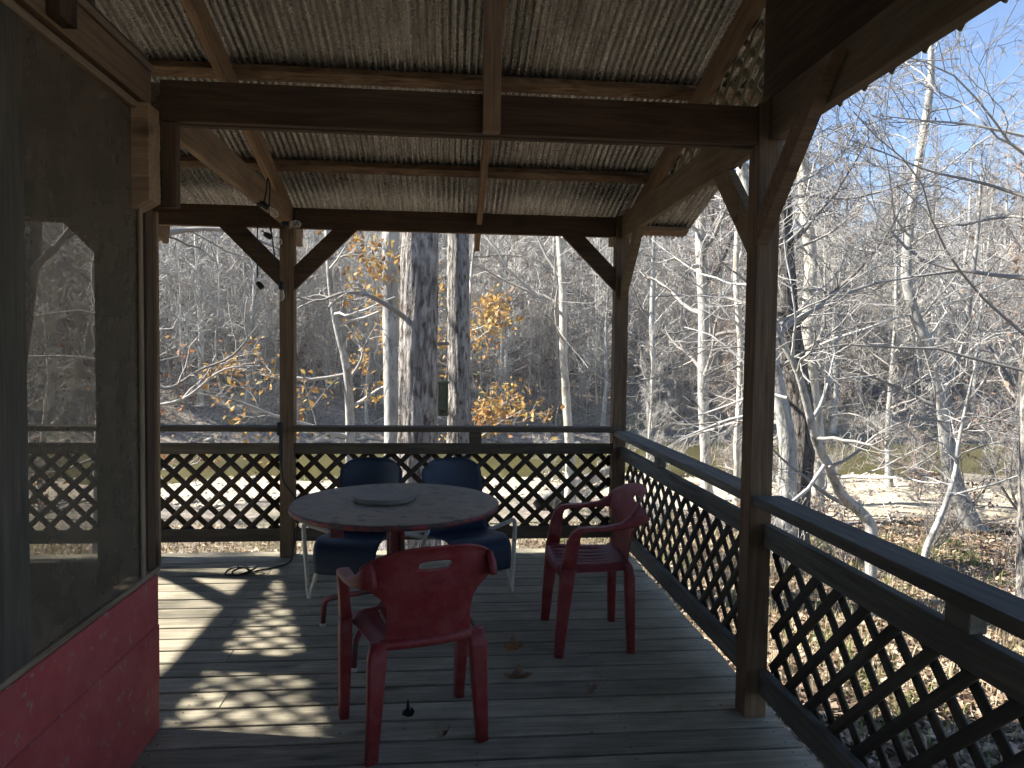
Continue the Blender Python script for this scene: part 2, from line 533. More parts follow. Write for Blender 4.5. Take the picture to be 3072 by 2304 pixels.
def leafm(name, stops, rough=.6, trans=.35):
    t = NT(name)
    geo = t.n('ShaderNodeNewGeometry')
    col = t.ramp(geo.outputs['Random Per Island'], stops)
    d = t.bsdf(col, rough, 0, None, .25)
    tr = t.n('ShaderNodeBsdfTranslucent'); t.l(col, tr.inputs[0])
    mx = t.n('ShaderNodeMixShader'); mx.inputs[0].default_value = trans
    t.l(d, mx.inputs[1]); t.l(tr.outputs[0], mx.inputs[2])
    return t.done(mx.outputs[0])
M_leaf_o = leafm('orange_leaves', [(0, (.24, .12, .05)), (.4, (.38, .215, .07)), (.75, (.45, .29, .09)), (1, (.42, .34, .13))])
M_leaf_r = leafm('russet_leaves', [(0, (.18, .07, .04)), (.5, (.33, .15, .075)), (1, (.42, .26, .12))])
M_leaf_b = leafm('brown_leaves', [(0, (.10, .055, .035)), (.5, (.22, .13, .085)), (1, (.33, .22, .15))], trans=.2)
M_litter = leafm('leaf_litter', [(0, (.10, .06, .038)), (.35, (.24, .165, .105)), (.7, (.38, .285, .20)), (1, (.52, .43, .33))], trans=.1)
M_grass_dry = leafm('dry_grass', [(0, (.26, .20, .11)), (.6, (.42, .35, .21)), (1, (.55, .48, .32))], trans=.3)
M_grass = leafm('green_grass', [(0, (.06, .10, .025)), (.6, (.13, .19, .05)), (1, (.26, .30, .09))], trans=.3)

def ground_mat():
    t = NT('ground_soil')
    tc = t.n('ShaderNodeTexCoord'); v = tc.outputs['Object']
    n1 = t.noise(v, .5, 6, .65)
    n2 = t.noise(v, 9, 5, .7)
    vo = t.voro(v, 14)
    sc = t.n('ShaderNodeSeparateColor'); t.l(vo.outputs['Color'], sc.inputs[0])
    col = t.ramp(n2, [(.25, (.095, .082, .069)), (.5, (.19, .165, .137)), (.75, (.30, .26, .22))])
    col = t.mix(.6, col, t.ramp(sc.outputs[0], [(0, .45), (1, 1.5)]), 'MULTIPLY')
    col = t.mix(t.ramp(n1, [(.5, 0.0), (.68, .5)]), col, (.12, .13, .055))
    n = t.bump(n2, .6, .05)
    return t.done(t.bsdf(col, .95, 0, n, .1))
M_ground = ground_mat()

def gravel_mat():
    t = NT('gravel')
    tc = t.n('ShaderNodeTexCoord'); v = tc.outputs['Object']
    n1 = t.noise(v, .8, 5, .6)
    vo = t.voro(v, 11)
    sc = t.n('ShaderNodeSeparateColor'); t.l(vo.outputs['Color'], sc.inputs[0])
    col = t.ramp(n1, [(.3, (.34, .29, .205)), (.7, (.47, .41, .31))])
    col = t.mix(.7, col, t.ramp(sc.outputs[0], [(0, .6), (1, 1.25)]), 'MULTIPLY')
    n = t.bump(vo.outputs['Distance'], .5, .03)
    return t.done(t.bsdf(col, .9, 0, n, .2))
M_gravel = gravel_mat()

def stone_mat():
    t = NT('creek_stone')
    geo = t.n('ShaderNodeNewGeometry')
    col = t.ramp(geo.outputs['Random Per Island'], [(0, (.20, .175, .14)), (.5, (.34, .30, .24)), (1, (.50, .46, .39))])
    return t.done(t.bsdf(col, .85, 0, None, .2))
M_stone = stone_mat()

def water_mat():
    t = NT('creek_water')
    tc = t.n('ShaderNodeTexCoord'); v = tc.outputs['Object']
    mp = t.n('ShaderNodeMapping'); mp.inputs['Scale'].default_value = (1.0, 2.6, 1); t.l(v, mp.inputs[0])
    n1 = t.noise(mp.outputs[0], 2.2, 4, .6)
    col = t.ramp(t.noise(v, .35, 4, .6), [(.3, (.060, .052, .016)), (.7, (.11, .098, .032))])
    n = t.bump(n1, .28, .05)
    return t.done(t.bsdf(col, .08, 0, n, .5))
M_water = water_mat()


# ================================================================== LARGE STRUCTURE
Y1, YB = 2.80, 5.24           # near and back frame lines of the porch bay
XL, XR = -1.15, 1.24          # left line (house corner, middle post) and inner face of the right posts
XG = -4.07                    # left gable frame
SLOPE = .2917
def roof_z(y, off=0.0):       # top of the rafters
    yr = .9
    return 2.59 + SLOPE * (5.24 - y) + off if y >= yr else 2.59 + SLOPE * (5.24 - yr) - SLOPE * (yr - y) + off

# ---- terrain
def smooth(a, b, x):
    t = np.clip((x - a) / (b - a), 0, 1)
    return t * t * (3 - 2 * t)
def vnoise(x, y, s):
    return (np.sin(x * s * 1.3 + 1.7) * np.cos(y * s * 1.1 - .6) + .5 * np.sin(x * s * 2.7 - y * s * 2.1 + 2.2) + .25 * np.cos(x * s * 5.1 + y * s * 4.7)) / 1.75
def creek_mid(x):
    return 23.6 + 1.2 * np.sin(x * .07 + .5) - .02 * x
WATER_Z = -2.0
def ground_z(x, y):
    x = np.asarray(x, float); y = np.asarray(y, float)
    z = -1.22 - .045 * np.clip(y - 4, 0, 16) + .10 * vnoise(x, y, .35) + .03 * vnoise(x, y, 1.7)
    z = z - .25 * smooth(2.5, 9, x) * (1 - smooth(10, 16, y))
    d = y - creek_mid(x)
    z = z * (1 - smooth(-7.5, -3.6, d)) + (WATER_Z - .02 + .03 * vnoise(x, y, .9)) * smooth(-7.5, -3.6, d)
    z = z - .6 * smooth(-3.8, -1.0, d) * (1 - smooth(2.0, 4.0, d))
    far = smooth(2.6, 6.5, d)
    hill = WATER_Z + .1 + 1.3 * far + np.clip(d - 5, 0, 66) * np.clip(.30 - .0024 * x, .17, .36) + .9 * vnoise(x, y, .12) * smooth(8, 25, d) + .03 * np.clip(d - 62, 0, 400)
    z = z * (1 - far) + hill * far
    return z

def axis_pts(segs):
    out = []
    for a, b, n in segs: out += list(np.linspace(a, b, n, endpoint=False))
    return np.array(out + [segs[-1][1]])
gx = axis_pts([(-420, -60, 14), (-60, -14, 40), (-14, 16, 110), (16, 60, 44), (60, 420, 14)])
gy = axis_pts([(-300, -12, 10), (-12, 30, 150), (30, 100, 60), (100, 520, 14)])
GX, GY = np.meshgrid(gx, gy, indexing='ij')
GZ = ground_z(GX, GY)
nx, ny = GX.shape
idx = np.arange(nx * ny).reshape(nx, ny)
GF = np.stack([idx[:-1, :-1], idx[1:, :-1], idx[1:, 1:], idx[:-1, 1:]], -1).reshape(-1, 4)
o = add('ground', mesh_np('ground', np.stack([GX, GY, GZ], -1).reshape(-1, 3), GF, M_ground, smooth=True))
tag(o, kind='structure')

# creek: a sheet of water lying in the channel
wx = np.linspace(-90, 90, 121)
wv = np.concatenate([np.stack([wx, creek_mid(wx) - 5.4, np.full(121, WATER_Z)], -1), np.stack([wx, creek_mid(wx) + 5.0, np.full(121, WATER_Z)], -1)])
wf = np.stack([np.arange(120), np.arange(1, 121), np.arange(122, 242), np.arange(121, 241)], -1)
tag(add('creek', mesh_np('creek', wv, wf, M_water)), kind='structure')

# gravel bar: a sheet 12 mm above the soil with a ragged outline
bxs = np.arange(-26, 20, .22); bys = np.arange(9.6, 21.2, .22)
BX, BY = np.meshgrid(bxs, bys, indexing='ij')
dd = BY - creek_mid(BX)
edge_near = -8.2 + 1.0 * vnoise(BX, BY, .5) - 3.2 * smooth(2.5, 7, BX) + .5 * vnoise(BX, BY, 2.1)
keep = (dd > edge_near) & (dd < -3.1) & (BX < 13.5 + vnoise(BX, BY, .9)) & (BX > -24)
BZ = ground_z(BX, BY) + .014
bi = np.arange(BX.size).reshape(BX.shape)
kq = keep[:-1, :-1]
bf = np.stack([bi[:-1, :-1], bi[1:, :-1], bi[1:, 1:], bi[:-1, 1:]], -1)[kq]
used, inv = np.unique(bf, return_inverse=True)
bv = np.stack([BX, BY, BZ], -1).reshape(-1, 3)[used]
tag(add('gravel_bar', mesh_np('gravel_bar', bv, inv.reshape(-1, 4), M_gravel, smooth=True)), kind='structure')

# ---- deck: boards run along X
deck = thing('deck', None, None, (0, 0, 0), kind='structure')
PITCH_B, GAP = .151, .016
k = 0
y = 2.568 - PITCH_B * 40
while y < 5.40:
    ya, yb = y + GAP / 2, y + PITCH_B - GAP / 2
    yb = min(yb, 5.405)
    if yb > -3.4:
        xa, xb = -4.35, 1.385 + random.uniform(-.004, .006)
        cuts = [xa]
        if k % 3 == 1: cuts.append(-1.0 + random.uniform(-.25, .25))
        elif k % 3 == 2: cuts.append(.55 + random.uniform(-.2, .2) if yb < 2.4 else -2.3)
        cuts.append(xb)
        dz = random.uniform(-.0015, .0015)
        for a, b in zip(cuts[:-1], cuts[1:]):
            bx('board', deck, a + .0015, b - .0015, ya, yb, -.036 + dz, dz, M_deck, 0, .002)
    y += PITCH_B; k += 1
for jx in np.arange(-4.1, 1.4, .6):
    bx('joist', deck, jx, jx + .04, -3.3, 5.36, -.19, -.04, M_beam, 1)
bx('rim_joist', deck, -4.35, 1.36, 5.365, 5.40, -.23, -.04, M_beam, 0)
bx('rim_joist', deck, 1.325, 1.36, -3.3, 5.36, -.23, -.04, M_beam, 1)
for px in (-4.0, -1.15, 1.28):
    for py in (-2.6, .1, 2.8, 5.2):
        bx('pier', deck, px - .05, px + .05, py - .05, py + .05, float(ground_z(px, py)) - .1, -.235, M_post, 2)

V, F = [], []
kb = 0
y = 2.568 - PITCH_B * 12
while y < 5.3:
    for jx in np.arange(-4.08, 1.4, .6):
        for dy in (.035, .115):
            c0 = (jx + random.uniform(-.008, .008), y + dy + random.uniform(-.006, .006))
            b0 = len(V)
            for q_ in range(6):
                V.append((c0[0] + .0042 * math.cos(q_ * 1.047), c0[1] + .0042 * math.sin(q_ * 1.047), .0021))
            F.append([b0 + q_ for q_ in range(6)])
    y += PITCH_B
no = add('nail_heads', mesh_np('nail_heads', np.array(V), np.array(F), M_black), deck)
no['kind'] = 'stuff'

# ---- porch frame: posts, beams, braces
pf = thing('porch_frame', 'dark brown timber porch frame of posts, tie beam, braces and plates', 'porch frame', (1.29, 2.84, 0))
ZB0, ZB1 = 2.355, 2.505       # tie beam
ZK0, ZK1 = 2.38, 2.525        # back beam
P3 = pf
bx('post', pf, 1.24, 1.335, 2.795, 2.89, .001, 2.52, M_post, 2)
bx('post', pf, 1.245, 1.345, YB, YB + .1, .001, ZK1 + .01, M_post, 2)
bx('post', pf, -1.20, -1.10, YB, YB + .1, .001, ZK0 - .002, M_post, 2)
bx('post', pf, -2.25, -2.15, YB + .005, YB + .1, .001, ZK0 - .002, M_post, 2)
bx('post', pf, XG - .05, XG + .05, YB, YB + .1, .001, ZK1, M_post, 2)
bx('post', pf, XG - .05, XG + .05, Y1 + .15, Y1 + .25, .001, ZK0, M_post, 2)
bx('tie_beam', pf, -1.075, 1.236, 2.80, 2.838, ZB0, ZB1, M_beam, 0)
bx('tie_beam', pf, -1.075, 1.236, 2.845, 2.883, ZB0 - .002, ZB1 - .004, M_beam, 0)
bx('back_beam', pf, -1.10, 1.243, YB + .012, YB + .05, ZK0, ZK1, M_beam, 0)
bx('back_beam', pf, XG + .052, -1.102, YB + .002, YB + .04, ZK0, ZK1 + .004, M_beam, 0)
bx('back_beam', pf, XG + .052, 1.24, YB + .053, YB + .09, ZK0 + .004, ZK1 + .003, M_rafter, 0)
# side beam from the house corner to the middle post
bx('side_beam', pf, -1.145, -1.105, 2.89, YB - .004, ZK0 - .01, ZK1 + .0, M_rafter, 1)
# king post nailed on the tie beam
bx('king_post', pf, .128, .195, 2.742, 2.797, ZB0 - .006, roof_z(2.77) - .02, M_rafter, 2)
# right plate beams
bx('plate_beam', pf, 1.285, 1.325, 2.893, YB + .45, 2.372, 2.545, M_plate, 1)
bx('plate_beam', pf, 1.29, 1.335, -3.0, 2.793, 2.372, 2.545, M_plate, 1)
bx('gable_board', pf, 1.297, 1.33, -2.6, 2.90, 2.549, 3.02, M_beam, 1)
bx('plate_beam', pf, XG - .02, XG + .02, Y1 + .1, YB - .003, 2.372, 2.525, M_plate, 1)
bx('gable_post', pf, XG - .05, XG - .012, 3.92, 4.13, 2.53, roof_z(4.0) - .03, M_post, 2)  # unseen board, added and sized to cast a dark band across the sun patches
# extended gable post above P2
bx('gable_post', pf, 1.336, 1.40, 2.80, 2.87, 2.40, roof_z(2.84) - .16, M_post, 2)
# left corner blocks at the house corner
o = add('corner_block', prism_mesh('corner_block', [(-.044, .36), (.044, .36), (.044, .02), (-.044, -.03)], .10, M_rafter),
        pf, Matrix.Translation(Vector((-1.115, 2.735, 2.02)) - Vector(pf.location)))
bx('corner_block', pf, -1.078, -1.018, 2.806, 2.845, 2.036, ZB0 - .002, M_beam, 2)

def brace(p0, p1, W=.10, T=.04, mat=M_beam, up=None):
    """p0 on the post, p1 on the beam; ends cut by running into the timbers"""
    p0, p1 = Vector(p0), Vector(p1)
    d = (p1 - p0).normalized()
    return board('brace', pf, p0 - d * .02, p1 + d * .02, W, T, mat, Vector((0, 0, 1)) if up is None else up)

def mitred_brace(post_xy, along, z0, z1, run, w, t, mat, off):
    """45 degree knee brace with vertical and horizontal mitred ends. along: unit vector from the post along the beam"""
    h = run
    # outline in (s, z): s from the post face
    k_ = w * 1.414
    poly = [(0, z1 - h), (0, z1 - h - 0.0), (h, z1), (h - k_, z1), (0, z1 - h + k_)]
    poly = [(0, z1 - h), (h, z1), (h - k_, z1), (0, z1 - h + k_)]
    ax = Vector((along[0], along[1], 0)); nrm = Vector((-along[1], along[0], 0))
    V = []
    for sgn in (-t / 2, t / 2):
        for s_, z_ in poly:
            p = Vector((post_xy[0], post_xy[1], 0)) + ax * s_ + nrm * (sgn + off)
            V.append((p.x - pf.location.x, p.y - pf.location.y, z_ - pf.location.z))
    me = bpy.data.meshes.new('brace')
    me.from_pydata(V, [], [(3, 2, 1, 0), (4, 5, 6, 7), (0, 1, 5, 4), (1, 2, 6, 5), (2, 3, 7, 6), (3, 0, 4, 7)])
    fix_normals(me)
    me.materials.append(mat)
    return add('brace', me, pf)
zt = ZK0 - .001
mitred_brace((-1.202, YB + .03), (-1, 0), 0, zt, .42, .13, .04, M_beam, 0)
mitred_brace((-1.098, YB + .03), (1, 0), 0, zt, .44, .12, .04, M_beam, 0)
mitred_brace((1.243, YB + .03), (-1, 0), 0, zt, .40, .115, .04, M_beam, 0)
mitred_brace((-2.252, YB + .03), (-1, 0), 0, zt, .42, .12, .04, M_beam, 0)
mitred_brace((1.305, YB - .002), (0, -1), 0, 2.37, .46, .10, .045, M_plate, 0)
mitred_brace((1.305, 2.892), (0, 1), 0, 2.37, .52, .12, .04, M_plate, 0)
mitred_brace((1.262, 2.793), (0, -1), 0, 2.50, .55, .085, .048, M_post, 0)
mitred_brace((XG, YB - .002), (0, -1), 0, 2.37, .5, .12, .04, M_plate, 0)

# ---- lattices
_slat_cache = {}
def slat_mesh(mat, w, t):
    k_ = (mat.name, w, t)
    if k_ not in _slat_cache:
        V = [(sx * .5, sy * t / 2, sz * w / 2) for sx in (-1, 1) for sy in (-1, 1) for sz in (-1, 1)]
        F = np.array([(0, 1, 3, 2), (4, 6, 7, 5), (0, 4, 5, 1), (2, 3, 7, 6), (0, 2, 6, 4), (1, 5, 7, 3)])
        _slat_cache[k_] = mesh_np('slat', np.array(V), F, mat)
    return _slat_cache[k_]

def clip_line(p, d, poly):
    """clip infinite line p + t d by convex polygon (ccw list of 2D)"""
    t0, t1 = -1e9, 1e9
    n = len(poly)
    for i in range(n):
        a, b = np.array(poly[i]), np.array(poly[(i + 1) % n])
        e = b - a; nrm = np.array([-e[1], e[0]])      # inward for ccw
        num = nrm @ (p - a); den = nrm @ d
        if abs(den) < 1e-9:
            if num < 0: return None
            continue
        t = -num / den
        if den > 0: t0 = max(t0, t)
        else: t1 = min(t1, t)
    return (t0, t1) if t1 - t0 > .02 else None

def lattice(parent, origin, U, poly, mat, pitch=.155, w=.038, t=.008, phase=0.0, nrm_off=0.0, base=None, jit=.007):
    """two layers of diagonal slats clipped to poly given in (u, z) on the plane through origin with horizontal axis U"""
    U = Vector(U).normalized(); N = Vector((0, 0, 1)).cross(U)
    poly = [np.array(p, float) for p in poly]
    area = sum(poly[i][0] * poly[(i + 1) % len(poly)][1] - poly[(i + 1) % len(poly)][0] * poly[i][1] for i in range(len(poly)))
    if area < 0: poly = poly[::-1]
    us = [p[0] for p in poly]; zs = [p[1] for p in poly]
    span = (max(us) - min(us)) + (max(zs) - min(zs))
    base = Vector(base if base is not None else parent.location)
    n = int(span / pitch) + 3
    for layer, sg in ((0, 1), (1, -1)):
        d = np.array([1, sg]) / math.sqrt(2)
        for i in range(-n, n):
            ja = random.uniform(-.014, .014); d = np.array([math.cos(math.pi / 4 + ja), sg * math.sin(math.pi / 4 + ja)])
            u0 = min(us) + phase + i * pitch + random.uniform(-jit, jit)
            p = np.array([u0, min(zs)])
            c = clip_line(p, d, poly)
            if not c: continue
            a, b = p + d * c[0], p + d * c[1]
            off = nrm_off + (layer - .5) * (t + .0015)
            A = Vector(origin) + U * a[0] + Vector((0, 0, a[1])) + N * off
            B = Vector(origin) + U * b[0] + Vector((0, 0, b[1])) + N * off
            M, L = frame(A, B, Vector((0, 0, 1)))
            M = Matrix.Translation(-base) @ M @ Matrix.Diagonal((L, 1, 1, 1))
            add('slat', slat_mesh(mat, w, t), parent, M)

def railing(label, p0, p1, inward, caps, zc, zt_, zb_, mat, smat, phase, block=None, cap_mat=None, capw=.125, ext=(0, 0), group='lattice railings of the porch'):
    """p0->p1 line of the inner face of the rails; inward = unit vector towards the deck"""
    t = thing('railing', label, 'railing', (p0[0], p0[1], 0), group=group)
    U = (Vector((p1[0], p1[1], 0)) - Vector((p0[0], p0[1], 0))); L = U.length; U.normalize()
    I = Vector((inward[0], inward[1], 0))
    P0 = Vector((p0[0], p0[1], 0))
    def seg(nm, z0, z1, off, th, m, a=0.0, b=0.0):
        A = P0 + U * (-a) - I * (off + th / 2) + Vector((0, 0, (z0 + z1) / 2))
        B = P0 + U * (L + b) - I * (off + th / 2) + Vector((0, 0, (z0 + z1) / 2))
        return board(nm, t, A, B, z1 - z0, th, m)
    cm = cap_mat or mat
    seg('cap_rail', zc[0], zc[1], -.05, capw, cm, *ext)
    seg('top_rail', zt_[0], zt_[1], 0, .038, mat)
    seg('bottom_rail', zb_[0], zb_[1], 0, .038, mat)
    for b in (block or []):
        A = P0 + U * (b - .045) - I * .02 + Vector((0, 0, (zt_[1] + zc[0]) / 2 - .0))
        B = P0 + U * (b + .045) - I * .02 + Vector((0, 0, (zt_[1] + zc[0]) / 2 - .0))
        board('spacer_block', t, A, B, zc[0] - zt_[1] - .002, .05, mat)
    lattice(t, P0 - I * .055, U, [(0.0, zb_[0] + .03), (L, zb_[0] + .03), (L, zt_[1] - .03), (0.0, zt_[1] - .03)], smat, phase=phase)
    return t
railing('brown lattice railing across the back, between the middle post and corner post', (-1.098, YB + .012), (1.243, YB + .012), (0, -1), 1,
        (.922, .960), (.755, .833), (.117, .207), M_rail, M_slat, .06, block=[1.31])
railing('brown lattice railing behind the screen wall, left of the middle post', (-4.0, YB + .012), (-1.202, YB + .012), (0, -1), 1,
        (.922, .960), (.755, .833), (.117, .207), M_rail, M_slat, .03)
railing('grey weathered lattice railing on the right, from corner post to near post', (1.30, YB - .002), (1.30, 2.892), (-1, 0), 1,
        (.892, .932), (.722, .812), (.108, .208), M_railg, M_slatg, .02, block=[.95], cap_mat=M_railg)
railing('dark lattice railing nearest the camera, running off the right edge', (1.30, 2.793), (1.30, -.6), (-1, 0), 1,
        (.892, .932), (.722, .815), (.10, .205), M_railg, M_slatg, .09, block=[1.12], cap_mat=M_railg)

# ---- porch roof: rafters, purlins, corrugated sheets
pr = thing('porch_roof', 'corrugated grey metal porch roof on wooden rafters and purlins', 'roof', (0.2, YB, 2.6))
def rafter(x, y_near, y_far, W=.14, T=.04, mat=M_rafter):
    A = (x, y_near, roof_z(y_near) - W / 2 * 1.04); B = (x, y_far, roof_z(y_far) - W / 2 * 1.04)
    return board('rafter', pr, A, B, W, T, mat)
for x in (-3.2, -1.15, .225, 1.378):
    rafter(x, .93, 5.72)
    board('rafter', pr, (x, .87, roof_z(.87) - .073), (x, -3.4, roof_z(-3.4) - .073), .14, .04, M_rafter)
rafter(-2.15, .93, 5.72)
X0R, X1R = -4.16, 1.93
for y_ in (5.62, 4.86, 3.97, 3.1, 2.2, 1.3):
    zc_ = roof_z(y_) + .021
    board('purlin', pr, (X0R + .02, y_, zc_), (X1R - .02, y_, zc_), .038, .089, M_purlin, up=(0, SLOPE, 1))
for y_ in (.3, -1.0, -2.2, -3.2):
    zc_ = roof_z(y_) + .021
    board('purlin', pr, (X0R + .02, y_, zc_), (X1R - .02, y_, zc_), .038, .089, M_purlin, up=(0, -SLOPE, 1))
# sheets
CORR, AMP = .038, .0075
def sheet(xa, xb, ya, yb, off):
    n = int(round((xb - xa) / CORR * 6)) + 1
    xs = np.linspace(xa, xb, n)
    ys = np.array([ya, (ya + yb) / 2, yb])
    zz = AMP * np.sin(2 * np.pi * xs / CORR)
    V = []
    for y_ in ys:
        V.append(np.stack([xs - (xa + xb) / 2, np.full(n, y_ - ya), roof_z(y_) + .0445 + off + zz - roof_z(ya)], -1))
    V = np.concatenate(V)
    F = []
    for j in range(2):
        a = np.arange(n - 1) + j * n
        F.append(np.stack([a, a + 1, a + 1 + n, a + n], -1))
    me = mesh_np('corrugated_sheet', V, np.concatenate(F), M_metal, smooth=True)
    return add('corrugated_sheet', me, pr, Matrix.Translation(Vector(((xa + xb) / 2, ya, roof_z(ya))) - Vector(pr.location)))
M_metal_rust = metal_roof((.02, 1.98, 0.0))
xs_ = list(np.arange(X0R, X1R, .612)) + [X1R]
for i in range(len(xs_) - 1):
    xb_ = min(xs_[i + 1] + .05, X1R)
    if xb_ - xs_[i] < .1: continue
    so_ = sheet(xs_[i], xb_, 3.02, 5.78, .0 + (i % 2) * .0035)
    if xs_[i] < -.72 < xb_: so_.data.materials[0] = M_metal_rust
    sheet(xs_[i], xb_, .90, 3.16, .011 + (i % 2) * .0035)
    sheet(xs_[i], xb_, -3.6, .90, .011 + (i % 2) * .0035)

# ---- gable lattices between plate beam and rake rafter
gl = thing('gable_lattice', 'tan diagonal lattice filling the gable above the right plate beam', 'lattice', (1.36, YB, 2.36), group='gable lattices')
lattice(gl, (1.412, 0, 0), (0, 1, 0), [(2.9, 2.425), (5.35, 2.425), (5.0, roof_z(5.0) - .03), (2.9, roof_z(2.9) - .03)], M_gslat, w=.031, pitch=.155, phase=.02, nrm_off=0, base=gl.location)
lattice(gl, (1.412, 0, 0), (0, 1, 0), [(-.3, 2.425), (2.79, 2.425), (2.79, 2.60), (-.3, 2.60)], M_gslat, w=.031, pitch=.155, phase=.02, nrm_off=0, base=gl.location)
gl2 = thing('gable_lattice', 'tan diagonal lattice filling the far left gable of the porch', 'lattice', (XG, YB, 2.36), group='gable lattices')
lattice(gl2, (XG - .03, 0, 0), (0, 1, 0), [(2.9, 2.40), (5.3, 2.40), (5.0, roof_z(5.0) - .0), (2.9, roof_z(2.9) - .0)], M_gslat, w=.031, pitch=.155, phase=.02, nrm_off=0, base=gl2.location)

# ---- screened wall of the house on the left
XW = -1.12
sw = thing('screened_wall', 'screened house wall with red painted boards below and brown frame', 'wall', (XW, 2.86, 0))
# red planks, lapped slightly
zs_ = [.004, .215, .43, .628]
for i in range(3):
    prof = [(-.02, zs_[i]), (.002 + .003 * (i == 1), zs_[i]), (.002 + .003 * (i == 1), zs_[i + 1] - .007), (-.002 + .003 * (i == 1), zs_[i + 1] - .003), (-.02, zs_[i + 1] - .003)]
    V = []
    for y_ in (-3.0, 2.858):
        for a, b in prof: V.append((a, y_ - 2.86, b))
    me = bpy.data.meshes.new('red_plank')
    me.from_pydata(V, [], [(0, 1, 2, 3, 4), (9, 8, 7, 6, 5)] + [(j, 5 + j, 5 + (j + 1) % 5, (j + 1) % 5) for j in range(5)])
    fix_normals(me); me.materials.append(M_redwall)
    add('red_plank', me, sw)
bx('corner_trim', sw, XW - .09, XW - .013, 2.842, 2.88, .004, .64, M_redwall, 2)
bx('sill_cap', sw, XW - .06, XW + .006, -3.0, 2.872, .632, .652, M_trim, 1)
bx('corner_post', sw, XW - .055, XW - .008, 2.80, 2.865, .655, 2.36, M_beam, 2)
bx('corner_strip', sw, XW - .019, XW + .004, 2.868, 2.889, .653, 2.03, M_rafter, 2)
bx('screen_batten', sw, XW - .006, XW + .006, 2.718, 2.742, .654, 2.356, M_trim, 2)
bx('frame_post', sw, XW - .05, XW + .006, 1.80, 2.005, .654, 2.36, M_screenpost, 2)
bx('frame_post', sw, XW - .05, XW + .006, .55, .70, .654, 2.36, M_screenpost, 2)
bx('header_beam', sw, XW - .02, XW + .02, -3.0, 2.79, 2.40, 2.52, M_rafter, 1)
bx('header_trim', sw, XW - .015, XW + .012, -3.0, 2.742, 2.36, 2.385, M_trim, 1)
bx('header_trim', sw, XW - .02, XW + .03, -3.0, 2.79, 2.523, 2.548, M_trim, 1)
bx('header_backing', sw, XW - .05, XW - .016, -3.0, 2.80, 2.36, 2.60, M_beam, 1)
bx('rafter_end', sw, XW - .03, XW + .06, 2.09, 2.18, 2.41, 2.75, M_beam, 2)
# screen panels
for ya, yb in ((2.005, 2.73), (.70, 1.80), (-2.9, .55)):
    me = mesh_np('screen', np.array([(-.01, ya - 2.86, .65), (-.01, yb - 2.86, .65), (-.01, yb - 2.86, 2.37), (-.01, ya - 2.86, 2.37)]), np.array([(0, 1, 2, 3)]), M_screen)
    add('screen', me, sw)
# room behind: far wall panel, half wall, left wall
bx('far_corner_board', sw, -1.335, XW - .092, 2.84, 2.865, .004, 2.44, M_screenpost, 2)
bx('far_half_wall', sw, -4.05, -1.336, 2.845, 2.87, .004, .68, M_screenpost, 0)
bx('far_header', sw, -4.05, -1.336, 2.845, 2.88, 1.99, 3.1, M_screenpost, 0)
add('far_corner_brace', prism_mesh('far_corner_brace', [(-.005, 0), (-.09, 0), (-.005, -.085)], .03, M_screenpost), sw, Matrix.Translation(Vector((-1.331, 2.862, 1.989)) - Vector(sw.location)))
bx('house_wall', sw, -4.10, -4.06, -3.0, 2.87, .004, 3.2, M_screenpost, 1)
bx('house_wall', sw, -4.05, XW - .02, -3.04, -3.0, .004, 3.2, M_screenpost, 0)

# ================================================================== FURNITURE
# ---- round table
TC = (-.262, 3.74)
tb = thing('round_table', 'round table with chipped red rim and red pedestal', 'table', (TC[0], TC[1], 0))
R_T, Z_T, TH = .537, .72, .026
def disc_mesh(name, R, z0, z1, mat, n=72, bev=.004, wob=0.0, mats=None):
    prof = [(R - bev, z1), (R, z1 - bev), (R, z0 + bev), (R - bev, z0)]
    V, F = [], []
    for i in range(n):
        a = 2 * math.pi * i / n
        w_ = 1 + wob * math.sin(5 * a) + wob * .6 * math.sin(11 * a + 1)
        for r_, z_ in prof: V.append((r_ * w_ * math.cos(a), r_ * w_ * math.sin(a), z_))
    for i in range(n):
        j = (i + 1) % n
        for q in range(3): F.append((i * 4 + q, i * 4 + q + 1, j * 4 + q + 1, j * 4 + q))
    me = bpy.data.meshes.new(name)
    me.from_pydata(V, [], F + [[i * 4 for i in range(n)], [i * 4 + 3 for i in range(n)][::-1]])
    fix_normals(me)
    for m in (mats or [mat]): me.materials.append(m)
    return me
add('table_top', disc_mesh('table_top', R_T - .004, Z_T - .018, Z_T, M_tabletop, wob=.0015), tb)
# metal rim band round the top
n = 72; V, F = [], []
for i in range(n):
    a = 2 * math.pi * i / n
    for r_, z_ in ((R_T - .003, Z_T - .003), (R_T + .002, Z_T - .006), (R_T + .002, Z_T - TH), (R_T - .012, Z_T - TH)):
        V.append((r_ * math.cos(a), r_ * math.sin(a), z_))
for i in range(n):
    j = (i + 1) % n
    for q in range(4): F.append((i * 4 + q, i * 4 + (q + 1) % 4, j * 4 + (q + 1) % 4, j * 4 + q))
add('rim', fix_normals(mesh_np('rim', np.array(V), np.array(F), M_tableedge, smooth=False)), tb)
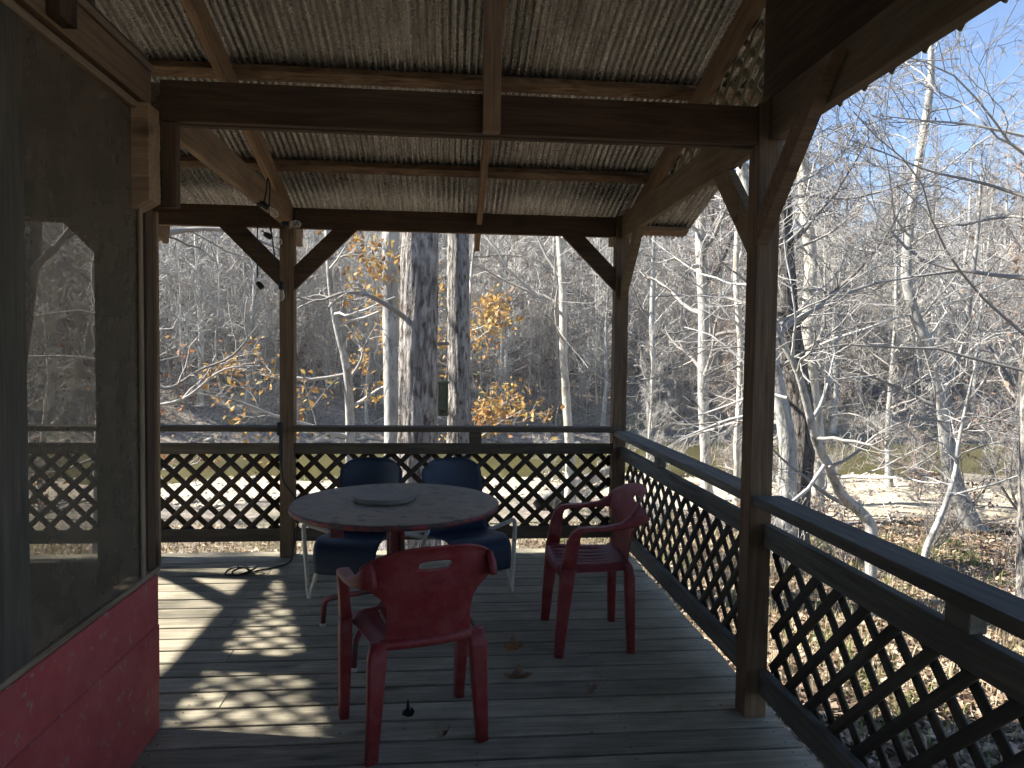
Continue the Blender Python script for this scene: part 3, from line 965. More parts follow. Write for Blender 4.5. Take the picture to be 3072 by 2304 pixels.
# pedestal: a cluster of four red pipes round a dark core
for i in range(4):
    a = math.pi / 4 + i * math.pi / 2 + .35
    add('pedestal_pipe', tube_mesh('pedestal_pipe', [(.036 * math.cos(a), .036 * math.sin(a), .22), (.036 * math.cos(a), .036 * math.sin(a), Z_T - .03)], .0155, M_redmetal, 6, 12), tb)
add('pedestal_core', tube_mesh('pedestal_core', [(0, 0, .20), (0, 0, Z_T - .028)], .026, M_redmetal, 4, 10), tb)
add('mounting_plate', disc_mesh('mounting_plate', .12, Z_T - .034, Z_T - .0275, M_redmetal, 32, .001), tb)
for i in range(4):
    a = math.radians(-112 + 90 * i)
    ca, sa = math.cos(a), math.sin(a)
    P = polytube([(ca * .02, sa * .02, .235), (ca * .10, sa * .10, .24), (ca * .33, sa * .33, .18), (ca * .425, sa * .425, .15), (ca * .435, sa * .435, .006)], 8, .06)
    leg_o = add('leg', path_mesh('leg', P, .0145, M_redmetal, 12), tb)
    add('foot_cap', tube_mesh('foot_cap', [(ca * .435, sa * .435, .0015), (ca * .435, sa * .435, .02)], .0165, M_white, 3, 12), leg_o)
bx('underside_tag', tb, TC[0] - .26, TC[0] - .20, TC[1] - .478, TC[1] - .470, .655, .693, M_redmetal, 0, .001)
dsk = add('wooden_disc', disc_mesh('wooden_disc', .163, 0, .026, M_disc, 56, .004, .003))
dp = at(1154, 1484, z=.745)
dsk.location = (dp[0], dp[1], Z_T + .001)
tag(dsk, 'pale weathered wooden disc lying on the round table', 'wooden disc')

# ---- red plastic armchairs
def red_chair(label, loc, rotz):
    c = thing('plastic_armchair', label, 'chair', (loc[0], loc[1], 0), rotz, group='red plastic armchairs')
    # seat: dished pan with slots
    xs = [-.225, -.222, -.205, -.17, -.128, -.122, -.09, -.068, -.062, -.03, -.003, .003]
    xs = sorted(set([round(v, 4) for v in xs] + [round(-v, 4) for v in xs]))
    ys = [-.215, -.205, -.18, -.14, -.09, -.04, .02, .08, .13, .165, .19, .203, .208]
    V, idx = [], {}
    for i, x_ in enumerate(xs):
        for j, y_ in enumerate(ys):
            u = x_ / .225; v = (y_ + .215) / .423
            wsc = 1.0 - .14 * (1 - v) ** 1.5
            z_ = .452 - .022 * (1 - u * u) * math.sin(math.pi * min(1, v * 1.05)) - .012 * max(0, v - .8) / .2
            if abs(u) > .95 or j in (0, len(ys) - 1): z_ -= .034
            elif abs(u) > .85 or j in (1, len(ys) - 2): z_ -= .006
            yy = y_ - .02 * u * u * (1 if v > .5 else -1) * abs(v - .5) * 2
            idx[i, j] = len(V); V.append((x_ * wsc, yy, z_))
    F = []
    for i in range(len(xs) - 1):
        for j in range(len(ys) - 1):
            narrow = xs[i + 1] - xs[i] < .0065 and abs(xs[i]) < .2
            if narrow and 4 <= j <= 8: continue
            F.append((idx[i, j], idx[i + 1, j], idx[i + 1, j + 1], idx[i, j + 1]))
    me = mesh_np('seat', np.array(V), np.array(F), M_redplastic, smooth=True)
    o = add('seat', me, c)
    md = o.modifiers.new('shell', 'SOLIDIFY'); md.thickness = .005; md.offset = -1
    # backrest: narrow panel flaring into a wide top band, oblong hand hole
    us = [-1, -.93, -.8, -.62, -.42, -.25, -.08, .08, .25, .42, .62, .8, .93, 1]
    vs = [0, .08, .2, .32, .44, .54, .62, .70, .775, .855, .92, .965, 1]
    V, idx = [], {}
    for i, u in enumerate(us):
        for j, v in enumerate(vs):
            fl = min(1, max(0, (v - .46) / .26)); fl = fl * fl * (3 - 2 * fl)
            hw = .172 - .012 * math.sin(math.pi * min(1, v / .5)) + .088 * fl
            x_ = u * hw
            z_ = .405 + .405 * v
            if v > .5: z_ -= (abs(u) ** 3) * (.095 * (v - .5) / .5) * .9
            y_ = -.188 - .105 * v ** 1.15 + .085 * (x_ / .26) ** 2 * (.5 + .9 * v)
            if v > .95: y_ -= .012 * (v - .95) / .05
            idx[i, j] = len(V); V.append((x_, y_, z_))
    F = []
    for i in range(len(us) - 1):
        for j in range(len(vs) - 1):
            if 5 <= i <= 7 and j == 8: continue
            F.append((idx[i, j], idx[i, j + 1], idx[i + 1, j + 1], idx[i + 1, j]))
    me = mesh_np('backrest', np.array(V), np.array(F), M_redplastic, smooth=True)
    o = add('backrest', me, c)
    md = o.modifiers.new('sub', 'SUBSURF'); md.levels = md.render_levels = 2
    md = o.modifiers.new('shell', 'SOLIDIFY'); md.thickness = .0065; md.offset = 0
    for s in (-1, 1):
        def st(x_, y_, z_, a, b, tang):
            T = np.array(tang, float); T /= np.linalg.norm(T)
            A = np.array([1.0, 0, 0]); A -= T * (A @ T); A /= np.linalg.norm(A)
            B = np.cross(T, A)
            return ((s * x_, y_, z_), A * a, B * b)
        path = [(.222, -.245, .715), (.250, -.195, .682), (.266, -.12, .655), (.272, -.03, .646), (.272, .05, .644), (.270, .088, .636), (.267, .110, .612), (.264, .122, .57), (.258, .134, .50), (.253, .142, .44)]
        prof = [(.010, .050), (.016, .034), (.024, .016), (.027, .011), (.027, .011), (.026, .016), (.024, .026), (.021, .032), (.022, .034), (.024, .038)]
        P = np.array(path); T = np.gradient(P, axis=0)
        stt = [st(*P[i], prof[i][0], prof[i][1], (s * T[i][0], T[i][1], T[i][2])) for i in range(len(P))]
        add('armrest', fix_normals(loft('armrest', stt, M_redplastic)), c)
        leg = [st(.252, .143, .445, .026, .039, (0, .1, -1)), st(.2515, .152, .36, .0265, .037, (0, .1, -1)), st(.250, .172, .15, .023, .029, (0, .1, -1)), st(.249, .184, .002, .02, .023, (0, .1, -1))]
        add('leg', fix_normals(loft('leg', leg, M_redplastic)), c)
        leg = [st(.186, -.175, .44, .034, .020, (.1, 0, -1)), st(.196, -.182, .38, .036, .026, (.1, 0, -1)), st(.206, -.186, .18, .029, .023, (.1, 0, -1)), st(.216, -.190, .002, .023, .020, (.1, 0, -1))]
        add('leg', fix_normals(loft('leg', leg, M_redplastic)), c)
    return c
red_chair('red plastic armchair in front of the table with its back to the camera', (-.117, 2.817), math.radians(18))
red_chair('red plastic armchair seen side-on beside the right railing', (.746, 3.685), math.radians(90))

# ---- blue shell chairs on bent cream tubes
def blue_chair(label, loc, rotz):
    c = thing('shell_chair', label, 'chair', (loc[0], loc[1], 0), rotz, group='blue shell chairs behind the table')
    prof = catmull([(.262, .245), (.262, .31), (.238, .385), (.16, .418), (.04, .405), (-.09, .392), (-.17, .402), (-.215, .46), (-.238, .57), (-.265, .71), (-.288, .835)], 34)
    us = np.linspace(-1, 1, 19)
    V = []
    n = len(prof)
    for k_, (y_, z_) in enumerate(prof):
        t_ = k_ / (n - 1)
        hw = .198 if t_ < .45 else .205 - .012 * (t_ - .45)
        e = max(0, (t_ - .93) / .07); hw *= (1 - .20 * e ** 3)
        e2 = max(0, (.40 - t_) / .40); hw *= (1 - .14 * e2)
        for u in us:
            x_ = hw * u
            back = smooth(.45, .62, t_)
            zz = z_ + (1 - back) * .006 * abs(u) ** 4 - back * e * .03 * u ** 4
            yy = y_ + back * .055 * u * u
            V.append((x_, yy, float(zz)))
    m = len(us)
    F = [(a * m + b, a * m + b + 1, (a + 1) * m + b + 1, (a + 1) * m + b) for a in range(n - 1) for b in range(m - 1)]
    o = add('shell', mesh_np('shell', np.array(V, float), np.array(F), M_blue, smooth=True), c)
    md = o.modifiers.new('shell', 'SOLIDIFY'); md.thickness = .008; md.offset = 0
    for s in (-1, 1):
        P = polytube([(s * .05, -.13, .372), (s * .20, -.13, .375), (s * .395, -.12, .435), (s * .385, -.09, .40), (s * .292, .05, .0138), (s * .165, .185, .31), (s * .14, .19, .365), (s * .05, .17, .378)], 8, .05)
        add('leg', path_mesh('leg', P, .0138, M_white, 12), c)
    return c
blue_chair('dark blue shell chair on cream legs, left one behind the table', (-.515, 4.27), math.radians(180 - 12))
blue_chair('dark blue shell chair on cream legs, right one behind the table', (.118, 4.27), math.radians(180 + 22))

# ---- black extension cord hanging from the cap rail by the middle post
cord = thing('power_cord', 'black power cord hanging from the rail down the middle post', 'cord', (-1.23, 5.10, 0))
cl = Vector(cord.location)
pts = [at2(604, 925, y=5.19), at2(607, 960, y=5.18), at2(607, 1000, y=5.17), at2(613, 1040, y=5.16), at2(628, 1062, y=5.15), at2(640, 1080, y=5.14), at2(645, 1105, y=5.13), at2(641, 1150, y=5.13), (-1.075, 5.10, .10), (-1.09, 5.06, .02), (-1.17, 4.98, .009), (-1.27, 4.90, .010), (-1.33, 4.83, .010), (-1.40, 4.80, .012), (-1.46, 4.83, .012), (-1.44, 4.90, .03), (-1.36, 4.88, .045), (-1.30, 4.85, .02)]
add('cable', path_mesh('cable', catmull([Vector(p) - cl for p in pts], 110), .0065, M_black, 8), cord)
pts = [(-1.30, 4.86, .02), (-1.36, 4.90, .035), (-1.42, 4.86, .02), (-1.38, 4.80, .01), (-1.30, 4.83, .03), (-1.27, 4.88, .045), (-1.34, 4.92, .03), (-1.40, 4.89, .05)]
add('cable_coil', path_mesh('cable_coil', catmull([Vector(p) - cl for p in pts], 60), .0065, M_black, 8), cord)
a_, b_ = at2(598, 912, y=5.18), at2(610, 940, y=5.18)
bx('socket_box', cord, a_[0], b_[0], 5.165, 5.20, b_[2], a_[2], M_black, 2, .006)
a_, b_ = at2(603, 940, y=5.18), at2(610, 1000, y=5.18)
bx('strap', cord, a_[0], b_[0], 5.175, 5.187, b_[2], a_[2], M_black, 2, .002)

# ---- string lights
sg = thing('string_light', 'unlit string of clear bulbs dangling from the side beam', 'string light', (-1.08, 4.36, 1.9))
sl_ = Vector(sg.location)
YS = 4.36
def P_(x, y, yy=YS): return Vector(at2(x, y, y=yy)) - sl_
wires = [[(578, 384), (583, 400), (582, 440), (581, 470), (585, 500)],
         [(556, 440), (556, 500), (556, 560), (556, 600)],
         [(585, 490), (592, 545), (600, 590), (606, 612)],
         [(565, 498), (575, 505), (583, 510)], [(640, 455), (642, 475), (638, 487), (630, 490)], [(578, 384), (574, 420), (568, 440), (560, 448), (556, 460)]]
for w_ in wires:
    add('wire', path_mesh('wire', catmull([P_(*p) for p in w_], 20), .0042, M_black, 7), sg)
def bulb(sock, tip):
    a, b = P_(*sock), P_(*tip)
    d = (b - a).normalized()
    so_ = add('socket', tube_mesh('socket', [a - d * .02, a - d * .012, a + d * .02, a + d * .03], [.008, .016, .0175, .014], M_black, 8, 12), sg)
    g = [a + d * q for q in (.028, .04, .06, .08, .092, .098)]
    add('bulb', tube_mesh('bulb', g, [.011, .015, .021, .0205, .013, .002], M_glass, 14, 16), so_)
bulb((567, 440), (540, 436)); bulb((571, 444), (582, 452)); bulb((577, 508), (595, 518)); bulb((560, 615), (574, 630)); bulb((608, 615), (607, 632)); bulb((614, 484), (618, 484))

# ---- leaves and debris on the deck
def leaf_mesh(name, mat, L=.06, W=.045, curl=.02, seed=0, lobes=5):
    r_ = random.Random(seed)
    pts = []
    nseg = 22
    for i in range(nseg):
        a = 2 * math.pi * i / nseg
        rr = 1 + .32 * math.sin(lobes * a + r_.random() * .3) * (.6 + .4 * r_.random())
        pts.append((L * rr * math.cos(a), W * rr * math.sin(a)))
    V = [(0, 0, .006)]
    for (x_, y_) in pts:
        V.append((x_, y_, .008 + curl * (abs(y_) / W) ** 2 * (1.0 + .5 * r_.random()) + curl * .6 * (x_ / L) ** 2 * r_.random()))
    F = [(0, 1 + i, 1 + (i + 1) % nseg) for i in range(nseg)]
    st = len(V)
    V += [(-L * .9, -.0015, .006), (-L * .9, .0015, .006), (-L * 1.3, 0, .010)]
    F.append((st, st + 1, st + 2))
    return mesh_np(name, np.array(V), np.array(F), mat, smooth=False)
dl = [('curled reddish brown leaf on the deck between the chair legs, farthest of the leaves', (1112, 1408), .045, .03, .035, 20, M_leaf_r),
      ('crumpled tan oak leaf lying across a deck board', (1120, 1470), .06, .034, .028, 4, M_leaf_b),
      ('small torn brown leaf on the deck near the right railing', (1280, 1497), .045, .022, .02, 60, M_leaf_b),
      ('dark shrivelled leaf on the deck by the front chair', (882, 1553), .022, .02, .03, 10, M_black),
      ('small dark curled leaf on the deck right of the front chair', (960, 1592), .024, .018, .02, 80, M_leaf_b)]
for i, (lb, p, L_, W_, cu, rz, m) in enumerate(dl):
    q = at2(*p, z=0.0)
    o = add('fallen_leaf', leaf_mesh('fallen_leaf', m, L_, W_, cu, i))
    o.location = (q[0], q[1], .0015); o.rotation_euler = (0, 0, math.radians(rz))
    tag(o, lb, 'leaf', 'fallen leaves on the deck')
V, F = [], []
for i in range(46):
    q = at2(random.uniform(340, 700), random.uniform(1290, 1600), z=0) if i < 24 else at2(random.uniform(450, 1560), random.uniform(1260, 1640), z=0)
    if not (-1.05 < q[0] < 1.2): continue
    s_ = random.uniform(.003, .009); b0 = len(V)
    for j in range(5):
        a = j * 1.256 + random.random()
        V.append((q[0] + s_ * math.cos(a) * 1.5, q[1] + s_ * math.sin(a), .003 + random.random() * .002))
    F.append([b0 + j for j in range(5)])
tag(add('deck_debris', mesh_np('deck_debris', np.array(V), np.array(F), M_litter)), 'specks of dry leaf and bark scattered on the deck boards', 'debris', kind='stuff')

# ================================================================== TREES
def spawn(P, R, n, t0, t1, ang, length, seg, jit, up, rr, rmin, taper=.35, flat=None):
    """children of the branches P (N,S,3) with radii R: returns P2, R2"""
    N, S, _ = P.shape
    t = t0 + (t1 - t0) * (np.arange(n)[None] + rng.random((N, n))) / n
    f = t * (S - 1); i = np.clip(f.astype(int), 0, S - 2); w = (f - i)[..., None]
    ar = np.arange(N)[:, None]
    p = P[ar, i] * (1 - w) + P[ar, i + 1] * w
    T = P[ar, i + 1] - P[ar, i]; T /= np.linalg.norm(T, axis=-1, keepdims=True) + 1e-9
    r = (R[ar, i] * (1 - w[..., 0]) + R[ar, i + 1] * w[..., 0])
    q = rng.normal(size=T.shape); q -= T * (q * T).sum(-1, keepdims=True); q /= np.linalg.norm(q, axis=-1, keepdims=True) + 1e-9
    a = rng.uniform(ang[0], ang[1], (N, n))[..., None]
    d = T * np.cos(a) + q * np.sin(a)
    if flat is not None: d[..., 2] *= flat
    Lp = np.linalg.norm(np.diff(P, axis=1), axis=2).sum(1)[:, None]
    L = (Lp * length if length < 1 else np.full((N, 1), length)) * (1.05 - .55 * (t - t0) / (t1 - t0 + 1e-6)) * rng.uniform(.6, 1.25, (N, n))
    M = N * n
    d = d.reshape(M, 3); p = p.reshape(M, 3); L = L.reshape(M); r = np.maximum(r.reshape(M) * rr, rmin)
    P2 = np.empty((M, seg + 1, 3)); P2[:, 0] = p
    for s in range(seg):
        d = d + rng.normal(size=d.shape) * jit
        d[:, 2] += up
        d /= np.linalg.norm(d, axis=1, keepdims=True) + 1e-9
        p = p + d * (L / seg)[:, None]
        P2[:, s + 1] = p
    R2 = np.maximum(r[:, None] * np.linspace(1, taper, seg + 1)[None], rmin * .8)
    return P2, R2

def join(parts):
    V, F, n = [], [], 0
    for v, f in parts:
        V.append(v); F.append(f + n); n += len(v)
    return np.concatenate(V), np.concatenate(F)

def trunk_tube(path, rad, n=28, K=16, rough=.06, flare=0.0):
    pp_, rr_ = [np.array(path[0], float)], [rad[0]]
    for i in range(1, len(path)):
        a_, b_ = np.array(path[i - 1], float), np.array(path[i], float)
        m_ = max(1, int(round(np.linalg.norm(b_ - a_) / .8)))
        for j in range(1, m_ + 1):
            pp_.append(a_ + (b_ - a_) * j / m_); rr_.append(rad[i - 1] + (rad[i] - rad[i - 1]) * j / m_)
    path, rad = pp_, rr_
    Pc = catmull(path, 200)
    Rc = np.interp(np.linspace(0, 1, 200), np.linspace(0, 1, len(rad)), rad)
    sa_ = np.concatenate([[0], np.cumsum(np.linalg.norm(np.diff(Pc, axis=0), axis=1))])
    sq = np.linspace(0, sa_[-1], n)
    P = np.stack([np.interp(sq, sa_, Pc[:, i]) for i in range(3)], -1)
    R = np.interp(sq, sa_, Rc)
    if flare:
        hgt = P[:, 2] - P[0, 2]
        R = R * (1 + flare * np.exp(-hgt / .45))
    V, F = tubes(P[None], R[None], K)
    V = V.reshape(n, K, 3)
    c = P[:, None, :]
    ph = np.arange(K) * 2 * math.pi / K
    z = P[:, 2][:, None]
    w_ = 1 + rough * (np.sin(3 * ph[None] + z * .9) + .7 * np.sin(5 * ph[None] - z * 2.3 + 1) + .5 * rng.normal(size=(n, K)))
    if K >= 28:
        for kk, am in ((9, .018), (14, .020), (21, .016), (31, .010)):
            dr = np.cumsum(rng.normal(size=n)) * .22
            w_ = w_ + am * np.sin(kk * ph[None] + dr[:, None] + rng.uniform(0, 6)) * (1 + .6 * np.sin(z * rng.uniform(3, 7) + ph[None] * 2))
    V = c + (V - c) * w_[..., None]
    return V.reshape(-1, 3), F, P, R

def leaf_cards(pts, n_per, spread, size, rng_):
    """many small leaves around points: two triangles folded along the mid-rib"""
    N = len(pts) * n_per
    c = np.repeat(pts, n_per, axis=0) + rng_.normal(size=(N, 3)) * spread
    a = rng_.normal(size=(N, 3)); a[:, 2] -= .5; a /= np.linalg.norm(a, axis=1, keepdims=True)
    b = np.cross(a, rng_.normal(size=(N, 3))); b /= np.linalg.norm(b, axis=1, keepdims=True)
    nn = np.cross(a, b)
    s = size * np.clip(rng_.lognormal(0, .28, (N, 1)), .5, 1.5)
    V = np.stack([c - a * s, c + b * s * .55 + nn * s * .25, c + a * s, c - b * s * .55 + nn * s * .25], 1).reshape(-1, 3)
    i = np.arange(N) * 4
    F = np.stack([np.stack([i, i + 1, i + 2], -1), np.stack([i, i + 2, i + 3], -1)], 1).reshape(-1, 3)
    return V, F

def make_tree(name, label, cat, path, rad, spec, barkm, twigm, K=14, flare=.35, n=30, rough=.05, leaves=None, group=None, extra_limbs=None, crown_from=0.0):
    """path: world polyline of the trunk; spec: list of spawn() settings per level"""
    base = Vector(path[0])
    root = thing(name, label, cat, base, group=group)
    b = np.array(base)
    V, F, P, R = trunk_tube(path, rad, n, K, rough, flare)
    add('trunk', mesh_np('trunk', V - b, F, barkm, smooth=True), root)
    parts = []
    lv = (P[None], R[None])
    if extra_limbs:
        for lp, lr in extra_limbs:
            q = catmull(lp, 14)
            v, f = tubes(q[None], np.linspace(lr[0], lr[1], 14)[None], 7)
            parts.append((v, f))
    first = True
    tips = None
    for sp in spec:
        k_ = sp.pop('K', 3) if isinstance(sp, dict) else 3
        P2, R2 = spawn(lv[0], lv[1], **sp)
        sp['K'] = k_
        if first and extra_limbs:
            S_ = P2.shape[1]
            q = np.stack([catmull(lp, S_) for lp, lr in extra_limbs]); rr_ = np.stack([np.linspace(lr[0], lr[1], S_) for lp, lr in extra_limbs])
            v, f = tubes(P2, R2, k_); parts.append((v, f))
            P2 = np.concatenate([P2, q]); R2 = np.concatenate([R2, rr_])
        else:
            v, f = tubes(P2, R2, k_); parts.append((v, f))
        first = False
        lv = (P2, R2); tips = P2
    v, f = join(parts)
    add('crown', mesh_np('crown', v - b, f, twigm, smooth=False), root)
    if leaves:
        tp = tips[:, 1:].reshape(-1, 3)
        if leaves.get('box') is not None:
            pass
        sel = rng.random(len(tp)) < leaves['frac']
        if 'zmax' in leaves: sel &= tp[:, 2] < leaves['zmax']
        v, f = leaf_cards(tp[sel], leaves['n'], leaves['spread'], leaves['size'], rng)
        add('leaves', mesh_np('leaves', v - b, f, leaves['mat']), root)
    return root

def copy_tree(root, label, loc, rotz, scale, group):
    r = root.copy(); link(r)
    r.location = loc; r.rotation_euler = (random.uniform(-.05, .05), random.uniform(-.05, .05), rotz); r.scale = scale
    r['label'] = label; r['group'] = group
    for ch in root.children:
        c_ = ch.copy(); link(c_); c_.parent = r
    return r

def SP(n, t0, t1, a0, a1, length, seg, jit, up, rr, rmin, K=3, taper=.22, flat=None):
    return dict(n=n, t0=t0, t1=t1, ang=(math.radians(a0), math.radians(a1)), length=length, seg=seg, jit=jit, up=up, rr=rr, rmin=rmin, K=K, taper=taper, flat=flat)

def up_path(base, pts, top):
    """trunk polyline from ground through photo points to a top"""
    return [tuple(base)] + [tuple(p) for p in pts] + [tuple(top)]

def pix_path(pts, yy, extra=None):
    """polyline through photo pixels (2212-wide view) at depth y (number or list)"""
    ys = yy if hasattr(yy, '__len__') else [yy] * len(pts)
    return [tuple(at2(p[0], p[1], y=q)) for p, q in zip(pts, ys)]

def grounded(path):
    """drop the first point of a path to the ground below it"""
    x, y_, z = path[0]
    return [(x, y_, float(ground_z(x, y_)) - .08)] + list(path)

# ---- the named trees close to the deck
big_spec = lambda: [SP(12, .34, 1, 35, 75, .30, 8, .13, .03, .33, .02, 6), SP(7, .2, 1, 30, 65, .42, 6, .18, .02, .5, .012, 4), SP(6, .15, 1, 30, 65, .45, 4, .22, .01, .5, .006, 3), SP(5, .1, 1, 30, 60, .5, 3, .25, 0, .55, .0035, 3)]
# centre group of three trunks
q = pix_path([(899, 1190), (899, 1060), (901, 930), (903, 760), (906, 600), (908, 500)], 8.5)
make_tree('oak_tree', 'thickest tree trunk at centre with shaggy grey-brown bark', 'tree', grounded(q) + [(q[-1][0] + .25, 8.6, 9.0), (q[-1][0] + .1, 8.8, 15.0)],
          [.36, .29, .245, .23, .222, .215, .21, .16, .05], big_spec(), M_bark_big, M_twig, K=84, n=170, rough=.012, flare=.15,
          extra_limbs=[(pix_path([(880, 690), (845, 665), (800, 640), (745, 632), (690, 650), (640, 640)], [8.4, 8.2, 8.0, 7.9, 7.9, 8.0]), (.034, .008))])
q = pix_path([(990, 1000), (992, 930), (992, 800), (990, 660), (990, 500)], 8.9)
make_tree('oak_tree', 'straight tree trunk with ridged light grey bark, right of the thickest trunk', 'tree', grounded(q) + [(q[-1][0] + .1, 9.0, 9.0), (q[-1][0] - .2, 9.2, 14.0)],
          [.22, .165, .15, .14, .135, .13, .10, .04], big_spec(), M_bark_ridge, M_twig, K=72, n=150, rough=.012, flare=.25,
          extra_limbs=[(pix_path([(970, 742), (930, 742), (895, 728), (870, 742)], 8.6), (.022, .008))])
q = pix_path([(848, 1000), (848, 920), (846, 800), (843, 640), (845, 500)], 10.2)
make_tree('beech_tree', 'smooth pale tree trunk just left of the thickest trunk', 'tree', grounded(q) + [(q[-1][0] + .1, 10.3, 9.5), (q[-1][0] + .3, 10.5, 14.0)],
          [.17, .125, .118, .115, .112, .11, .08, .03], big_spec(), M_bark_grey, M_twig, K=20, n=40, rough=.03, flare=.25)
# slender pale sycamore in the middle distance
q = pix_path([(1232, 1000), (1226, 900), (1217, 760), (1216, 640), (1208, 510)], 13.5)
make_tree('sycamore_tree', 'slender pale-barked tree between the centre trunks and corner post', 'tree', grounded(q) + [(q[-1][0] - .3, 13.6, 7.5), (q[-1][0] - .2, 13.8, 10.0)],
          [.115, .09, .082, .075, .07, .065, .05, .02], [SP(16, .25, 1, 35, 80, .22, 7, .16, .05, .5, .014, 5), SP(7, .15, 1, 30, 65, .45, 5, .22, .02, .5, .007, 3), SP(5, .15, 1, 30, 65, .5, 4, .25, .01, .5, .004, 3)],
          M_bark_pale, M_twig_w, K=14, n=30, rough=.04)
# orange-leaved young oak
q = pix_path([(757, 960), (755, 880), (748, 790), (724, 690), (712, 600)], 11.2)
oak_leaf = dict(mat=M_leaf_o, n=4, spread=.10, size=.048, frac=.45, zmax=3.4)
make_tree('oak_sapling', 'young oak with clumps of orange leaves behind the middle post', 'tree', grounded(q) + [(q[-1][0] - .1, 11.3, 4.2), (q[-1][0] + .1, 11.4, 5.4)],
          [.10, .075, .068, .062, .05, .04, .03, .012], [SP(13, .22, 1, 45, 85, .27, 7, .15, .04, .5, .012, 5, flat=.6), SP(6, .25, 1, 30, 65, .45, 5, .2, .02, .5, .006, 3), SP(4, .3, 1, 30, 65, .5, 3, .25, 0, .5, .004, 3)],
          M_bark_grey, M_twig_w, K=12, n=28, leaves=oak_leaf)
q = pix_path([(1000, 900), (1005, 800), (1010, 700)], 13.2)
make_tree('oak_sapling', 'young oak with yellow-orange leaves showing right of the centre trunks', 'tree', grounded(q) + [(q[-1][0] + .1, 13.3, 3.4), (q[-1][0] + .2, 13.4, 4.0)],
          [.06, .05, .045, .035, .025, .01], [SP(12, .2, 1, 45, 85, .30, 6, .15, .04, .5, .012, 4, flat=.6), SP(6, .25, 1, 30, 65, .45, 4, .2, .02, .5, .006, 3), SP(4, .3, 1, 30, 65, .5, 3, .25, 0, .5, .004, 3)],
          M_bark_grey, M_twig, K=10, n=20, leaves=dict(mat=M_leaf_o, n=4, spread=.12, size=.055, frac=.5, zmax=2.7))
# left edge: russet-leaved sapling and an overhanging limb
make_tree('beech_sapling', 'low sapling with russet leaves at the left beside the house corner', 'tree', [(-5.0, 10.6, float(ground_z(-5, 10.6)) - .05), (-4.95, 10.6, .3), (-4.8, 10.5, 1.4), (-4.9, 10.4, 2.6), (-4.7, 10.4, 3.4)],
          [.06, .05, .04, .03, .012], [SP(14, .18, 1, 50, 90, .38, 6, .14, .02, .5, .012, 4, flat=.5), SP(6, .25, 1, 30, 65, .45, 4, .2, .02, .5, .006, 3), SP(4, .3, 1, 30, 65, .5, 3, .25, 0, .5, .004, 3)],
          M_bark_grey, M_twig_w, K=10, n=20, leaves=dict(mat=M_leaf_r, n=3, spread=.10, size=.042, frac=.22, zmax=1.5))
lx = -5.6
make_tree('maple_tree', 'leaning tree whose bare limb arches in at the upper left', 'tree', [(lx, 9.6, float(ground_z(lx, 9.6)) - .05), (lx + .1, 9.6, 1.0), (lx + .35, 9.6, 3.0), (lx + .4, 9.6, 6.0), (lx + .2, 9.6, 9.0)],
          [.14, .12, .11, .08, .02], [SP(14, .3, 1, 45, 80, .3, 7, .15, .03, .5, .016, 5), SP(7, .2, 1, 30, 65, .45, 5, .2, .02, .5, .008, 3), SP(6, .2, 1, 30, 65, .5, 4, .25, 0, .5, .004, 3)],
          M_bark_dark, M_twig, K=14, n=30, extra_limbs=[(pix_path([(290, 620), (325, 530), (380, 500), (470, 495), (540, 512), (620, 545)], [9.4, 9.2, 9.0, 8.9, 8.9, 9.0]), (.05, .012)),
                                                       (pix_path([(300, 800), (360, 840), (430, 800), (500, 770), (560, 700)], 9.6), (.03, .008)),
                                                       (pix_path([(320, 880), (400, 860), (480, 800), (560, 790)], 9.8), (.028, .008))])
# right side: dark double-stemmed tree by the near post
q = pix_path([(1712, 1150), (1722, 1050), (1732, 950), (1730, 880), (1715, 780), (1700, 680), (1693, 560)], 10.4)
make_tree('walnut_tree', 'dark crooked tree trunk right beside the near post', 'tree', grounded(q) + [(q[-1][0] - .2, 10.4, 5.5), (q[-1][0] - .1, 10.3, 8.0), (q[-1][0] + .4, 10.2, 11.0)],
          [.27, .22, .20, .19, .175, .17, .165, .15, .13, .10, .03], [SP(24, .16, 1, 45, 85, .26, 9, .15, .02, .24, .010, 6), SP(8, .2, 1, 30, 65, .45, 6, .2, .02, .5, .008, 4), SP(6, .15, 1, 30, 65, .5, 4, .25, 0, .5, .0045, 3), SP(4, .15, 1, 30, 65, .5, 3, .25, 0, .5, .003, 3)],
          M_bark_dark, M_twig, K=56, n=120, rough=.015, flare=.2)
q = pix_path([(1698, 1150), (1700, 1050), (1700, 960), (1688, 880), (1672, 800), (1660, 700)], 10.1)
make_tree('walnut_tree', 'pale side stem leaning left against the dark crooked trunk', 'tree', grounded(q) + [(q[-1][0] - .5, 10.1, 4.5), (q[-1][0] - .7, 10.1, 6.5)],
          [.16, .135, .13, .125, .11, .10, .09, .06, .02], [SP(18, .25, 1, 40, 85, .34, 8, .15, .02, .30, .009, 5), SP(8, .2, 1, 30, 65, .45, 5, .2, .02, .5, .007, 3), SP(6, .15, 1, 30, 65, .5, 4, .25, 0, .5, .004, 3)],
          M_bark_grey, M_twig_w, K=20, n=40, rough=.05)
q = pix_path([(1762, 1090), (1766, 960), (1755, 850), (1746, 700), (1752, 560), (1738, 430)], 13.2)
make_tree('sycamore_tree', 'tall pale trunk standing behind the dark crooked trunk', 'tree', grounded(q) + [(q[-1][0] - .3, 13.2, 8.5), (q[-1][0], 13.2, 12.0)],
          [.17, .14, .13, .125, .12, .115, .11, .08, .02], [SP(20, .2, 1, 40, 80, .24, 8, .15, .03, .28, .011, 5), SP(8, .2, 1, 30, 65, .45, 5, .2, .02, .5, .008, 3), SP(6, .15, 1, 30, 65, .5, 4, .25, 0, .5, .0045, 3)],
          M_bark_pale, M_twig_w, K=18, n=40, rough=.04)
